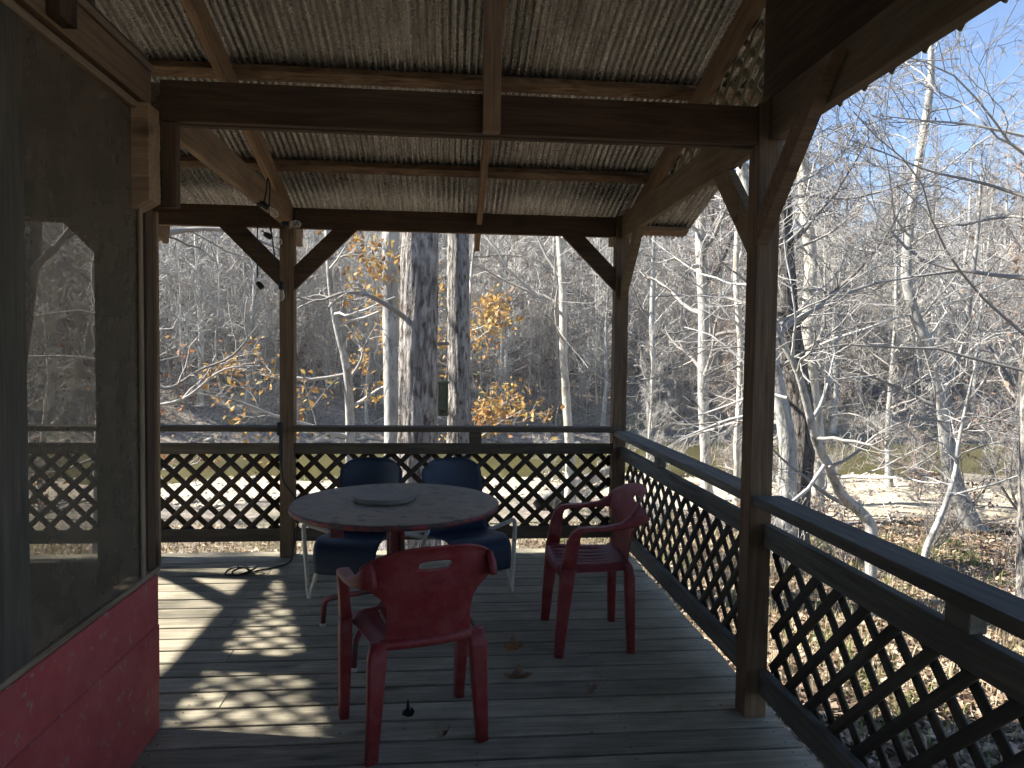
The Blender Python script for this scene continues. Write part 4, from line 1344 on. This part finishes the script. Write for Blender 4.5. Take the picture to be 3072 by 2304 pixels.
# curved sapling leaning across
q = pix_path([(1882, 1150), (1862, 1110), (1815, 1065), (1790, 1010), (1765, 960), (1745, 880), (1722, 800), (1690, 740), (1672, 690)], [7.4, 7.4, 7.3, 7.2, 7.1, 7.0, 6.9, 6.9, 6.9])
make_tree('maple_sapling', 'thin curved sapling leaning left across the dark trunk', 'tree', grounded(q) + [(q[-1][0] - .1, 6.9, 2.6), (q[-1][0] - .2, 6.8, 3.4)],
          [.065, .06, .058, .055, .05, .045, .04, .034, .03, .027, .018, .006], [SP(12, .25, 1, 45, 90, .34, 8, .12, .03, .5, .009, 5), SP(7, .2, 1, 30, 60, .45, 6, .18, .02, .5, .005, 3), SP(5, .2, 1, 30, 60, .5, 4, .2, 0, .5, .003, 3)],
          M_bark_grey, M_twig_w, K=14, n=44, rough=.03, extra_limbs=[(pix_path([(1672, 735), (1720, 690), (1790, 655), (1870, 618), (1960, 600), (2060, 585)], [6.9, 6.9, 6.8, 6.7, 6.6, 6.5]), (.028, .006)),
                                                                      (pix_path([(1790, 1010), (1840, 985), (1900, 935), (1980, 905), (2060, 915)], [7.1, 7.0, 6.8, 6.7, 6.6]), (.02, .005)),
                                                                      (pix_path([(1700, 860), (1640, 850), (1560, 880), (1440, 920)], [7.0, 7.2, 7.6, 8.0]), (.02, .005)),
                                                                      (pix_path([(1690, 700), (1620, 660), (1540, 640), (1400, 640)], [7.0, 7.2, 7.6, 8.0]), (.022, .005))])
# right: pale forked tree
q = pix_path([(2108, 1160), (2075, 1080), (2052, 1010), (2040, 900), (2030, 830), (2006, 750), (1980, 690), (1958, 600), (1966, 480)], 12.4)
make_tree('hornbeam_tree', 'pale grey leaning tree with a crooked fork at right', 'tree', grounded(q) + [(q[-1][0] + .3, 12.4, 6.5), (q[-1][0] + .2, 12.4, 9.0)],
          [.18, .165, .15, .135, .125, .115, .10, .09, .085, .08, .06, .02], [SP(26, .16, 1, 45, 85, .28, 9, .16, .02, .26, .010, 5), SP(8, .2, 1, 30, 65, .45, 6, .2, .02, .5, .007, 4), SP(6, .15, 1, 30, 65, .5, 4, .25, 0, .5, .004, 3), SP(4, .15, 1, 30, 60, .5, 3, .25, 0, .5, .003, 3)],
          M_bark_grey, M_twig_w, K=18, n=50, rough=.05,
          leaves=dict(mat=M_leaf_b, n=1, spread=.06, size=.035, frac=.012, zmax=6),
          extra_limbs=[(pix_path([(2036, 850), (2062, 790), (2085, 740), (2095, 640), (2110, 520), (2120, 380)], 12.4), (.075, .03))])
q = pix_path([(2000, 1190), (2030, 1120), (2052, 1060), (2065, 1010), (2070, 960)], [9.2, 9.2, 9.2, 9.3, 9.3])
make_tree('maple_sapling', 'thin sapling leaning right in front of the gravel bar', 'tree', grounded(q) + [(q[-1][0] + .1, 9.3, .9), (q[-1][0] + .3, 9.3, 1.9)],
          [.045, .042, .038, .034, .03, .026, .018, .006], [SP(14, .3, 1, 40, 80, .4, 6, .16, .03, .5, .007, 4), SP(6, .2, 1, 30, 65, .45, 5, .2, .02, .5, .004, 3), SP(4, .2, 1, 30, 65, .5, 3, .25, 0, .5, .003, 3)],
          M_bark_grey, M_twig_w, K=12, n=30)
# trunk at the right frame edge
q = pix_path([(2216, 1400), (2217, 1250), (2218, 1100), (2222, 900), (2234, 700)], 7.0)
make_tree('ash_tree', 'furrowed light trunk cut by the right edge of the picture', 'tree', grounded(q) + [(q[-1][0] + .3, 7.0, 5.0), (q[-1][0] + .5, 7.1, 9.5)],
          [.11, .09, .088, .085, .08, .075, .06, .02], [SP(24, .2, 1, 50, 90, .36, 9, .14, .02, .24, .008, 6), SP(8, .2, 1, 30, 65, .45, 6, .18, .01, .5, .006, 4), SP(6, .15, 1, 30, 60, .5, 4, .22, 0, .5, .0035, 3), SP(4, .15, 1, 30, 60, .5, 3, .25, 0, .5, .0025, 3)],
          M_bark_ridge, M_twig, K=24, n=60, rough=.04,
          extra_limbs=[(pix_path([(2215, 600), (2120, 590), (1990, 560), (1900, 470), (1850, 390), (1790, 300)], [7.2, 7.6, 8.0, 8.3, 8.5, 8.7]), (.026, .006)),
                       (pix_path([(2230, 430), (2120, 395), (2010, 370), (1910, 330), (1830, 300)], [7.2, 7.5, 7.8, 8.0, 8.2]), (.02, .005)),
                       (pix_path([(2240, 300), (2100, 270), (1990, 260), (1900, 250)], [7.2, 7.4, 7.6, 7.8]), (.018, .005))])
# right, behind the far bay: mid trunk with vine and two thin ones
for lb, px, yy, r_, bm_ in (('grey trunk standing in the gap between the two right posts', [(1526, 1050), (1522, 950), (1518, 850), (1520, 700), (1514, 520)], 15.5, .115, M_bark_grey),
                            ('thin pale trunk close to the left side of the near post', [(1592, 1020), (1590, 950), (1596, 880), (1600, 760), (1590, 600)], 14.0, .06, M_bark_pale),
                            ('thin grey trunk just right of the corner post', [(1405, 960), (1402, 880), (1412, 800), (1408, 700)], 27.8, .11, M_bark_grey)):
    q = pix_path(px, yy)
    make_tree('ash_tree', lb, 'tree', grounded(q) + [(q[-1][0], yy, q[-1][2] + 3), (q[-1][0] + .2, yy, q[-1][2] + 6)], [r_ * 1.3] + [r_] * len(px) + [r_ * .7, .02],
              [SP(18, .2, 1, 40, 80, .22, 7, .16, .04, .5, .014, 4), SP(7, .15, 1, 30, 65, .45, 5, .22, .02, .5, .008, 3), SP(5, .15, 1, 30, 65, .5, 4, .25, .01, .5, .005, 3)], bm_, M_twig, K=12, n=30)

# ---- woodland: a few kinds, copied
def wood_proto(h, r_, spec, barkm, twigm, leaves=None, lean=.4):
    path = [(0, 0, -.1), (random.uniform(-.1, .1), random.uniform(-.1, .1), h * .2), (random.uniform(-lean, lean), random.uniform(-lean, lean), h * .55), (random.uniform(-lean, lean), random.uniform(-lean, lean), h)]
    return make_tree('bare_tree', 'x', 'tree', path, [r_ * 1.2, r_, r_ * .7, .02], spec, barkm, twigm, K=8, n=14, leaves=leaves)
W1 = lambda: [SP(18, .22, 1, 30, 70, .26, 6, .16, .05, .5, .02, 4), SP(8, .15, 1, 30, 65, .45, 4, .22, .03, .5, .013, 3), SP(7, .1, 1, 30, 65, .5, 3, .26, .02, .5, .009, 3), SP(4, .1, 1, 25, 60, .55, 2, .28, .01, .6, .007, 3)]
W2 = lambda: [SP(24, .10, 1, 40, 85, .24, 6, .18, .06, .5, .018, 4), SP(8, .1, 1, 30, 65, .45, 4, .25, .03, .5, .012, 3), SP(8, .1, 1, 30, 65, .5, 3, .3, .02, .5, .008, 3), SP(3, .1, 1, 25, 60, .55, 2, .3, .01, .6, .007, 3)]
protos = [wood_proto(15, .17, W1(), M_bark_grey, M_twig), wood_proto(13, .13, W2(), M_bark_grey, M_twig), wood_proto(16, .19, W1(), M_bark_dark, M_twig_b),
          wood_proto(11, .10, W2(), M_bark_pale, M_twig_w), wood_proto(12, .12, W2(), M_bark_grey, M_twig_b, dict(mat=M_leaf_b, n=1, spread=.15, size=.09, frac=.05))]
# shrub / understory kinds: several stems from one root
def shrub_proto(name, label, h, twigm, leaves=None, nst=7, rmin=.006):
    root = thing(name, label, 'shrub', (0, 0, 0))
    P = np.zeros((1, 2, 3)); P[0, 1, 2] = .12
    parts = []
    st, rs = spawn(P, np.full((1, 2), .03), nst, .1, 1, (.15), h, 7, .14, .05, .9, .014) if False else spawn(P, np.full((1, 2), .035), nst, .1, 1, (.2, 1.0), h, 7, .14, .06, .9, .014)
    parts.append(tubes(st, rs, 4))
    a, ra = spawn(st, rs, 8, .15, 1, (.5, 1.2), .42, 5, .2, .03, .5, rmin * 1.4); parts.append(tubes(a, ra, 3))
    b_, rb = spawn(a, ra, 7, .1, 1, (.5, 1.2), .5, 4, .25, .01, .5, rmin); parts.append(tubes(b_, rb, 3))
    c_, rc = spawn(b_, rb, 3, .1, 1, (.5, 1.1), .55, 3, .25, .0, .6, rmin * .7); parts.append(tubes(c_, rc, 3))
    v, f = join(parts)
    add('stems', mesh_np('stems', v, f, twigm), root)
    if leaves:
        tp = c_[:, 1:].reshape(-1, 3); sel = rng.random(len(tp)) < leaves['frac']
        v, f = leaf_cards(tp[sel], 1, .05, leaves['size'], rng)
        add('leaves', mesh_np('leaves', v, f, leaves['mat']), root)
    return root
shrubs = [shrub_proto('bare_shrub', 'x', 3.2, M_twig), shrub_proto('bare_shrub', 'x', 2.6, M_twig_b, dict(mat=M_leaf_b, frac=.10, size=.05)), shrub_proto('bare_shrub', 'x', 3.8, M_twig_w, nst=5)]

def inview(x, y_, m=.12):
    d = np.array([x, y_, 0.0]) - 0
    w = d @ c_f
    u = (d @ c_r) / max(w, .1)
    return w > 1 and abs(u) < .72 + m
used_p = set(); used_s = set()
def spot(x, y_, z):
    d = np.array([x, y_, z - CAM_H]); w = d @ c_f
    u = 1106 + 1537 * (d @ c_r) / w
    for lim, txt in ((330, 'seen through the left screen'), (600, 'left of the middle post'), (820, 'between middle post and centre trunks'), (1050, 'behind the three centre trunks'), (1330, 'between centre trunks and corner post'), (1610, 'between the two right posts'), (1900, 'just right of the near right post')):
        if u < lim: return txt
    return 'at the far right'
KINDS = ['tall grey bare tree', 'slim grey bare tree', 'tall dark-barked bare tree', 'pale-barked bare tree', 'bare tree with brown leaves']
def put(protolist, used_, i, lab, x, y_, sc, grp):
    z = float(ground_z(x, y_)) - .05
    if lab is None:
        lev = 'low on the hill' if y_ < 40 else 'halfway uphill' if y_ < 66 else 'high on the hill'
        lab = KINDS[i] + ' ' + lev + ', ' + spot(x, y_, z)
    elif lab.endswith(','):
        lab = lab + ' ' + spot(x, y_, z)
    scv = (sc, sc, sc * random.uniform(.9, 1.15))
    p = protolist[i]
    if i not in used_:
        used_.add(i)
        p.location = (x, y_, z); p.rotation_euler = (0, 0, random.uniform(0, 6.28)); p.scale = scv; p['label'] = lab; p['group'] = grp
        return p
    return copy_tree(p, lab, (x, y_, z), random.uniform(0, 6.28), scv, grp)

GH = 'bare trees on the far hillside'
cnt = 0
yy = 31.0
while yy < 100:
    step = 3.5 + (yy - 31) * .06
    half = .80 * yy + 4
    for x in np.arange(-half, half, step):
        x_ = x + random.uniform(-.45, .45) * step + .09 * yy; y_ = yy + random.uniform(-.5, .5) * step
        if not inview(x_, y_): continue
        put(protos, used_p, random.choice([0, 1, 1, 2, 3, 4, 4]) if y_ > 38 else random.choice([1, 3, 4, 1]), None, x_, y_, random.uniform(.62, 1.05), GH); cnt += 1
    yy += step * .95
GB = 'bare shrubs along the far creek bank'
for x in np.arange(-26, 34, 1.5):
    for row in range(2):
        x_ = x + random.uniform(-.7, .7); y_ = float(creek_mid(x_)) + 5.0 + row * 2.6 + random.uniform(-.6, .9)
        if inview(x_, y_): put(shrubs, used_s, random.choice([0, 1, 1, 2]), 'tangled bare shrub on the far creek bank,', x_, y_, random.uniform(.6, 1.05), GB); cnt += 1
GN = 'bare shrubs on the near right bank'
for (x_, y_, sc, i) in ((4.7, 9.3, .5, 0), (5.7, 9.6, .42, 1), (7.6, 8.6, .5, 1), (9.0, 9.2, .6, 0), (10.8, 10.4, .85, 1), (3.6, 12.0, .4, 2), (11.8, 13.5, .9, 0), (13.5, 12.8, 1.1, 1), (5.9, 7.4, .32, 1), (2.6, 14.0, .4, 0), (6.6, 12.4, .55, 1), (9.6, 12.6, .6, 1), (8.0, 11.0, .5, 0), (7.4, 14.6, .5, 2), (10.6, 15.0, .6, 1), (5.0, 11.2, .5, 1)):
    put(shrubs, used_s, i, 'bare twiggy shrub on the near bank,', x_, y_, sc, GN)
for x in np.arange(2.5, 17, 1.7):
    x_ = x + random.uniform(-.5, .5); y_ = float(creek_mid(x_)) - 4.6 + random.uniform(-.5, .4)
    put(shrubs, used_s, random.choice([0, 1, 2]), 'bare shrub at the near edge of the creek,', x_, y_, random.uniform(.35, .6), 'bare shrubs at the near creek edge')
GM = 'slim bare trees between the deck and the creek'
for (x_, y_, sc, i) in ((11.2, 17.0, .55, 1), (5.4, 18.6, .36, 3), (9.0, 18.8, .4, 1), (7.2, 17.0, .34, 4), (13.4, 15.2, .6, 4), (15.5, 18.0, .62, 2), (12.4, 11.2, .5, 4), (-7.6, 14.0, .45, 3), (-9.5, 16.0, .55, 1), (2.2, 29.0, .5, 3), (6.5, 29.2, .6, 1), (-3.2, 29.0, .55, 3), (-8.0, 29.5, .6, 1), (11.0, 29.4, .6, 4), (16.5, 29.0, .6, 0)):
    put(protos, used_p, i, 'slim bare tree standing by the creek,', x_, y_, sc, GM)

# unseen trees, added left of the house so their branches dapple the deck
for (x_, y_, sc, i) in ((-11.5, 7.6, .8, 0), (-8.6, 6.0, .6, 1), (-14.5, 6.2, .9, 2), (-7.4, 5.2, .5, 4)):
    put(protos, used_p, i, 'added bare tree out of view left of the house, its branches shading the deck', x_, y_, sc, 'added shade-casting trees left of the house')

# ---- bat house on the ridged trunk
bp = at2(957, 860, y=8.72)
bh = thing('bat_house', 'narrow mossy wooden box fixed to the ridged trunk', 'bat house', (bp[0], 8.72, bp[2] - .22))
bx('back_board', bh, bp[0] - .055, bp[0] + .065, 8.755, 8.775, bp[2] - .22, bp[2] + .21, M_green, 2)
bx('side_board', bh, bp[0] - .055, bp[0] - .035, 8.65, 8.753, bp[2] - .18, bp[2] + .18, M_green, 2)
bx('side_board', bh, bp[0] + .04, bp[0] + .06, 8.65, 8.753, bp[2] - .18, bp[2] + .18, M_green, 2)
bx('front_board', bh, bp[0] - .033, bp[0] + .038, 8.655, 8.672, bp[2] - .14, bp[2] + .18, M_green, 2)
bx('roof_board', bh, bp[0] - .075, bp[0] + .08, 8.63, 8.785, bp[2] + .182, bp[2] + .20, M_green, 0)

# ---- fallen log across the gravel behind the corner post
lp = [at2(1165, 1095, z=-1.62), at2(1215, 1060, z=-1.6), at2(1290, 1010, z=-1.5), at2(1330, 985, z=-1.4)]
lp = [(p[0], p[1], float(ground_z(p[0], p[1])) + .13 + .05 * i) for i, p in enumerate(lp)]
V, F, P, R = trunk_tube(lp, [.13, .15, .15, .11], 24, 12, .08)
lg = thing('fallen_log', 'grey fallen log lying on the gravel behind the corner post', 'log', lp[0])
add('trunk', mesh_np('trunk', V - np.array(lp[0]), F, M_bark_ridge, smooth=True), lg)
P2, R2 = spawn(P[None], R[None], 6, .3, 1, (.5, 1.2), 1.0, 5, .15, .02, .3, .012)
v, f = tubes(P2, R2, 5)
add('broken_branches', mesh_np('broken_branches', v - np.array(lp[0]), f, M_twig), lg)

# ================================================================== GROUND COVER
def scatter_quads(name, xy, size, mat, lift=.02, flatn=.35):
    N = len(xy)
    z = ground_z(xy[:, 0], xy[:, 1])
    c = np.stack([xy[:, 0], xy[:, 1], z + lift + rng.random(N) * .03], -1)
    nrm = rng.normal(size=(N, 3)) * flatn; nrm[:, 2] += 1; nrm /= np.linalg.norm(nrm, axis=1, keepdims=True)
    a = np.cross(nrm, rng.normal(size=(N, 3))); a /= np.linalg.norm(a, axis=1, keepdims=True)
    b = np.cross(nrm, a)
    s = size * rng.uniform(.55, 1.35, (N, 1))
    cu = nrm * s * rng.uniform(.1, .6, (N, 1))
    V = np.stack([c - a * s, c + b * s * .6 + cu, c + a * s, c - b * s * .6 + cu], 1).reshape(-1, 3)
    i = np.arange(N) * 4
    F = np.concatenate([np.stack([i, i + 1, i + 2], -1), np.stack([i, i + 2, i + 3], -1)])
    return add(name, mesh_np(name, V, F, mat))

def blades(name, xy, h, w, mat, bend=.5):
    N = len(xy)
    z = ground_z(xy[:, 0], xy[:, 1])
    c = np.stack([xy[:, 0], xy[:, 1], z], -1)
    a = rng.uniform(0, 6.28, N); d = np.stack([np.cos(a), np.sin(a), np.zeros(N)], -1)
    sd = np.stack([-np.sin(a), np.cos(a), np.zeros(N)], -1)
    hh = (h * rng.uniform(.4, 1.3, N))[:, None]
    ww = w * rng.uniform(.6, 1.3, (N, 1))
    up = np.array([0, 0, 1.0])
    bd = bend * rng.uniform(.2, 1.2, (N, 1))
    p1 = c + up * hh * .6 + d * hh * bd * .3
    p2 = c + up * hh * (1 - bd * .25) + d * hh * bd * .9
    V = np.stack([c - sd * ww, c + sd * ww, p1 + sd * ww * .8, p1 - sd * ww * .8, p2], 1).reshape(-1, 3)
    i = np.arange(N) * 5
    return add(name, mesh_np(name, V, [np.stack([i, i + 1, i + 2, i + 3], -1), np.stack([i + 3, i + 2, i + 4], -1)], mat))

def pts_in(x0, x1, y0, y1, n, f=None):
    p = np.stack([rng.uniform(x0, x1, n), rng.uniform(y0, y1, n)], -1)
    return p[f(p)] if f is not None else p
not_gravel = lambda p: (p[:, 1] - creek_mid(p[:, 0])) < -8.6 - 3.2 * smooth(2.5, 7, p[:, 0]) + .8 * vnoise(p[:, 0], p[:, 1], .5)
lit = np.concatenate([pts_in(1.3, 6.5, -.5, 9, 26000), pts_in(6.5, 13, 2, 14, 12000), pts_in(-6, 6, 5.3, 12.5, 10000)])
lit = np.concatenate([lit, pts_in(3, 13, 9.5, 18, 9000)])
lit = lit[not_gravel(lit) | (rng.random(len(lit)) < .012 * smooth(2, 6, lit[:, 0]) + .006)]
tag(scatter_quads('leaf_litter', lit, .05, M_litter), 'brown dry leaves covering the ground beside the deck', 'leaf litter', kind='stuff')
g = np.concatenate([pts_in(-7, 6, 5.4, 12.5, 22000), pts_in(2, 14, 4, 15, 9000)])
g = g[not_gravel(g)]
tag(blades('dry_grass', g, .22, .004, M_grass_dry), 'pale dry grass between the deck and the gravel bar', 'grass', kind='stuff')
cl_ = rng.uniform([1.6, 1.0], [9, 12], (70, 2))
g = np.repeat(cl_, 70, axis=0) + rng.normal(size=(70 * 70, 2)) * .16
tag(blades('green_grass', g, .20, .005, M_grass, .8), 'tufts of green grass among the leaves right of the deck', 'grass', kind='stuff')
# pebbles and cobbles
def stones(name, xy, size, mat):
    N = len(xy)
    base = np.array([(1, 0, 0), (-1, 0, 0), (0, 1, 0), (0, -1, 0), (0, 0, .6), (0, 0, -.6)], float)
    ff = np.array([(0, 2, 4), (2, 1, 4), (1, 3, 4), (3, 0, 4), (2, 0, 5), (1, 2, 5), (3, 1, 5), (0, 3, 5)])
    s = (size * rng.lognormal(0, .5, N))[:, None, None]
    V = base[None] * s * rng.uniform(.6, 1.3, (N, 6, 1))
    a = rng.uniform(0, 6.28, N)
    ca, sa = np.cos(a)[:, None], np.sin(a)[:, None]
    V = np.stack([V[..., 0] * ca - V[..., 1] * sa, V[..., 0] * sa + V[..., 1] * ca, V[..., 2]], -1)
    z = ground_z(xy[:, 0], xy[:, 1]) + .012
    V = V + np.stack([xy[:, 0], xy[:, 1], z], -1)[:, None]
    F = (np.arange(N) * 6)[:, None, None] + ff[None]
    return add(name, mesh_np(name, V.reshape(-1, 3), F.reshape(-1, 3), mat, smooth=True))
pb = pts_in(-16, 13, 12, 20.6, 9000, lambda p: ~not_gravel(p))
tag(stones('pebbles', pb, .035, M_stone), 'loose pale pebbles on the creek gravel bar', 'pebbles', kind='stuff')
fr = pts_in(-20, 30, 27, 30, 110)
fr[:, 1] = creek_mid(fr[:, 0]) + 4.0 + rng.normal(size=len(fr)) * .5
tag(stones('bank_rocks', fr, .15, M_stone), 'scattered pale rocks along the far edge of the creek', 'rocks', kind='stuff')
# brush and fallen sticks under the far thicket
N = 9000
xy = pts_in(-45, 55, 28.5, 60, N)
z = ground_z(xy[:, 0], xy[:, 1])
p0 = np.stack([xy[:, 0], xy[:, 1], z], -1)
d = rng.normal(size=(N, 3)); d[:, 2] = np.abs(d[:, 2]) * .9 + .25; d /= np.linalg.norm(d, axis=1, keepdims=True)
L = rng.uniform(.6, 2.4, N)[:, None]
bend = rng.normal(size=(N, 3)) * .18
P = np.stack([p0, p0 + d * L * .4 + bend * L * .3, p0 + d * L * .75 + bend * L * .9, p0 + d * L + bend * L * 1.6], 1)
P2, R2 = spawn(P, np.full((N, 4), .012), 3, .3, 1, (.5, 1.2), .5, 3, .25, .02, .6, .007)
v, f = join([tubes(P, np.tile(np.array([.014, .012, .009, .006]), (N, 1)), 3), tubes(P2, R2, 3)])
tag(add('underbrush', mesh_np('underbrush', v, f, M_twig_b)), 'tangled brown brush covering the far hillside floor', 'brush', kind='stuff')
print('trees and shrubs copied:', cnt, 'tris', sum(len(m.loops) - 2 * len(m.polygons) for m in bpy.data.meshes))

# thicket of saplings on the far hillside: three grown saplings, instanced as one uncountable mass each
def thicket(kind_i, h, twigm, n_inst, lab):
    path = np.zeros((1, 7, 3)); t_ = np.linspace(0, 1, 7)
    path[0, :, 2] = t_ * h
    path[0, :, :2] = np.cumsum(rng.normal(size=(7, 2)) * .10, axis=0)
    rad = np.linspace(.040, .010, 7)[None]
    a, ra = spawn(path, rad, 22, .12, 1, (.5, 1.25), .30, 4, .17, .04, .5, .012)
    b_, rb = spawn(a, ra, 6, .15, 1, (.45, 1.15), .45, 3, .22, .02, .55, .009)
    c_, rc = spawn(b_, rb, 3, .15, 1, (.45, 1.1), .5, 2, .25, .01, .6, .0075)
    v, f = join([tubes(path, rad, 4), tubes(a, ra, 3), tubes(b_, rb, 3), tubes(c_, rc, 3)])
    px_, py_ = (-6 + 8 * kind_i, 33 + 2 * kind_i)
    sap = add('bare_sapling', mesh_np('bare_sapling', v, f, twigm))
    sap.location = (px_, py_, float(ground_z(px_, py_)) - .05)
    tag(sap, lab, 'sapling', 'bare saplings at the foot of the far hill')
    xy = np.stack([rng.uniform(-1, 1, n_inst * 3), 29.5 + 68 * rng.random(n_inst * 3) ** 1.25], -1)
    xy[:, 0] = xy[:, 0] * (.80 * xy[:, 1] + 3) + .09 * xy[:, 1]
    xy = xy[xy[:, 1] - creek_mid(xy[:, 0]) > 5.5][:n_inst]
    P = np.stack([xy[:, 0], xy[:, 1], ground_z(xy[:, 0], xy[:, 1]) - .05], -1)
    me = bpy.data.meshes.new('thicket'); me.vertices.add(len(P)); me.vertices.foreach_set('co', P.astype(np.float32).ravel())
    o = add('thicket', me)
    ng = bpy.data.node_groups.new('thicket', 'GeometryNodeTree')
    ng.interface.new_socket('Geometry', in_out='INPUT', socket_type='NodeSocketGeometry')
    ng.interface.new_socket('Geometry', in_out='OUTPUT', socket_type='NodeSocketGeometry')
    gi = ng.nodes.new('NodeGroupInput'); go = ng.nodes.new('NodeGroupOutput')
    oi = ng.nodes.new('GeometryNodeObjectInfo'); oi.inputs['Object'].default_value = sap; oi.inputs['As Instance'].default_value = True
    ip = ng.nodes.new('GeometryNodeInstanceOnPoints')
    rr_ = ng.nodes.new('FunctionNodeRandomValue'); rr_.data_type = 'FLOAT_VECTOR'
    rr_.inputs['Min'].default_value = (-.16, -.16, 0); rr_.inputs['Max'].default_value = (.16, .16, 6.283)
    rs = ng.nodes.new('FunctionNodeRandomValue'); rs.data_type = 'FLOAT'
    rs.inputs[2].default_value = .55; rs.inputs[3].default_value = 1.35; rs.inputs['Seed'].default_value = 5
    ng.links.new(gi.outputs[0], ip.inputs['Points']); ng.links.new(oi.outputs['Geometry'], ip.inputs['Instance'])
    ng.links.new(rr_.outputs[0], ip.inputs['Rotation']); ng.links.new(rs.outputs[1], ip.inputs['Scale'])
    ng.links.new(ip.outputs[0], go.inputs[0])
    md = o.modifiers.new('thicket', 'NODES'); md.node_group = ng
    tag(o, 'dense grey mass of bare saplings and twigs over the far hillside', 'thicket', kind='stuff')
M_twig_h = twig('silver_grey_twigs', (.28, .265, .24), (.60, .575, .53))
M_twig_hb = twig('tan_twigs', (.24, .21, .18), (.52, .47, .41))
thicket(0, 5.5, M_twig_h, 800, 'grey bare sapling low on the hill, behind the centre trunks')
thicket(1, 4.2, M_twig_hb, 850, 'brown bare sapling low on the hill, left of the corner post')
thicket(2, 6.5, M_twig_h, 450, 'tall bare sapling low on the hill, between the two right posts')

# ================================================================== HAZE
hz = NT('thin_haze')
pv = hz.n('ShaderNodeVolumePrincipled')
pv.inputs['Color'].default_value = (.80, .86, .95, 1)
pv.inputs['Density'].default_value = .0008
pv.inputs['Anisotropy'].default_value = .2
hz.l(pv.outputs[0], hz.out.inputs['Volume'])
x0, x1, y0, y1, z0, z1 = -430, 430, -310, 530, -6, 60
V = [(a, b, c_) for a in (x0, x1) for b in (y0, y1) for c_ in (z0, z1)]
me = mesh_np('haze', np.array(V), np.array([(0, 1, 3, 2), (4, 6, 7, 5), (0, 4, 5, 1), (2, 3, 7, 6), (0, 2, 6, 4), (1, 5, 7, 3)]), hz.m)
tag(add('haze', me), 'thin pale haze in the air over the creek valley', 'haze', kind='stuff')
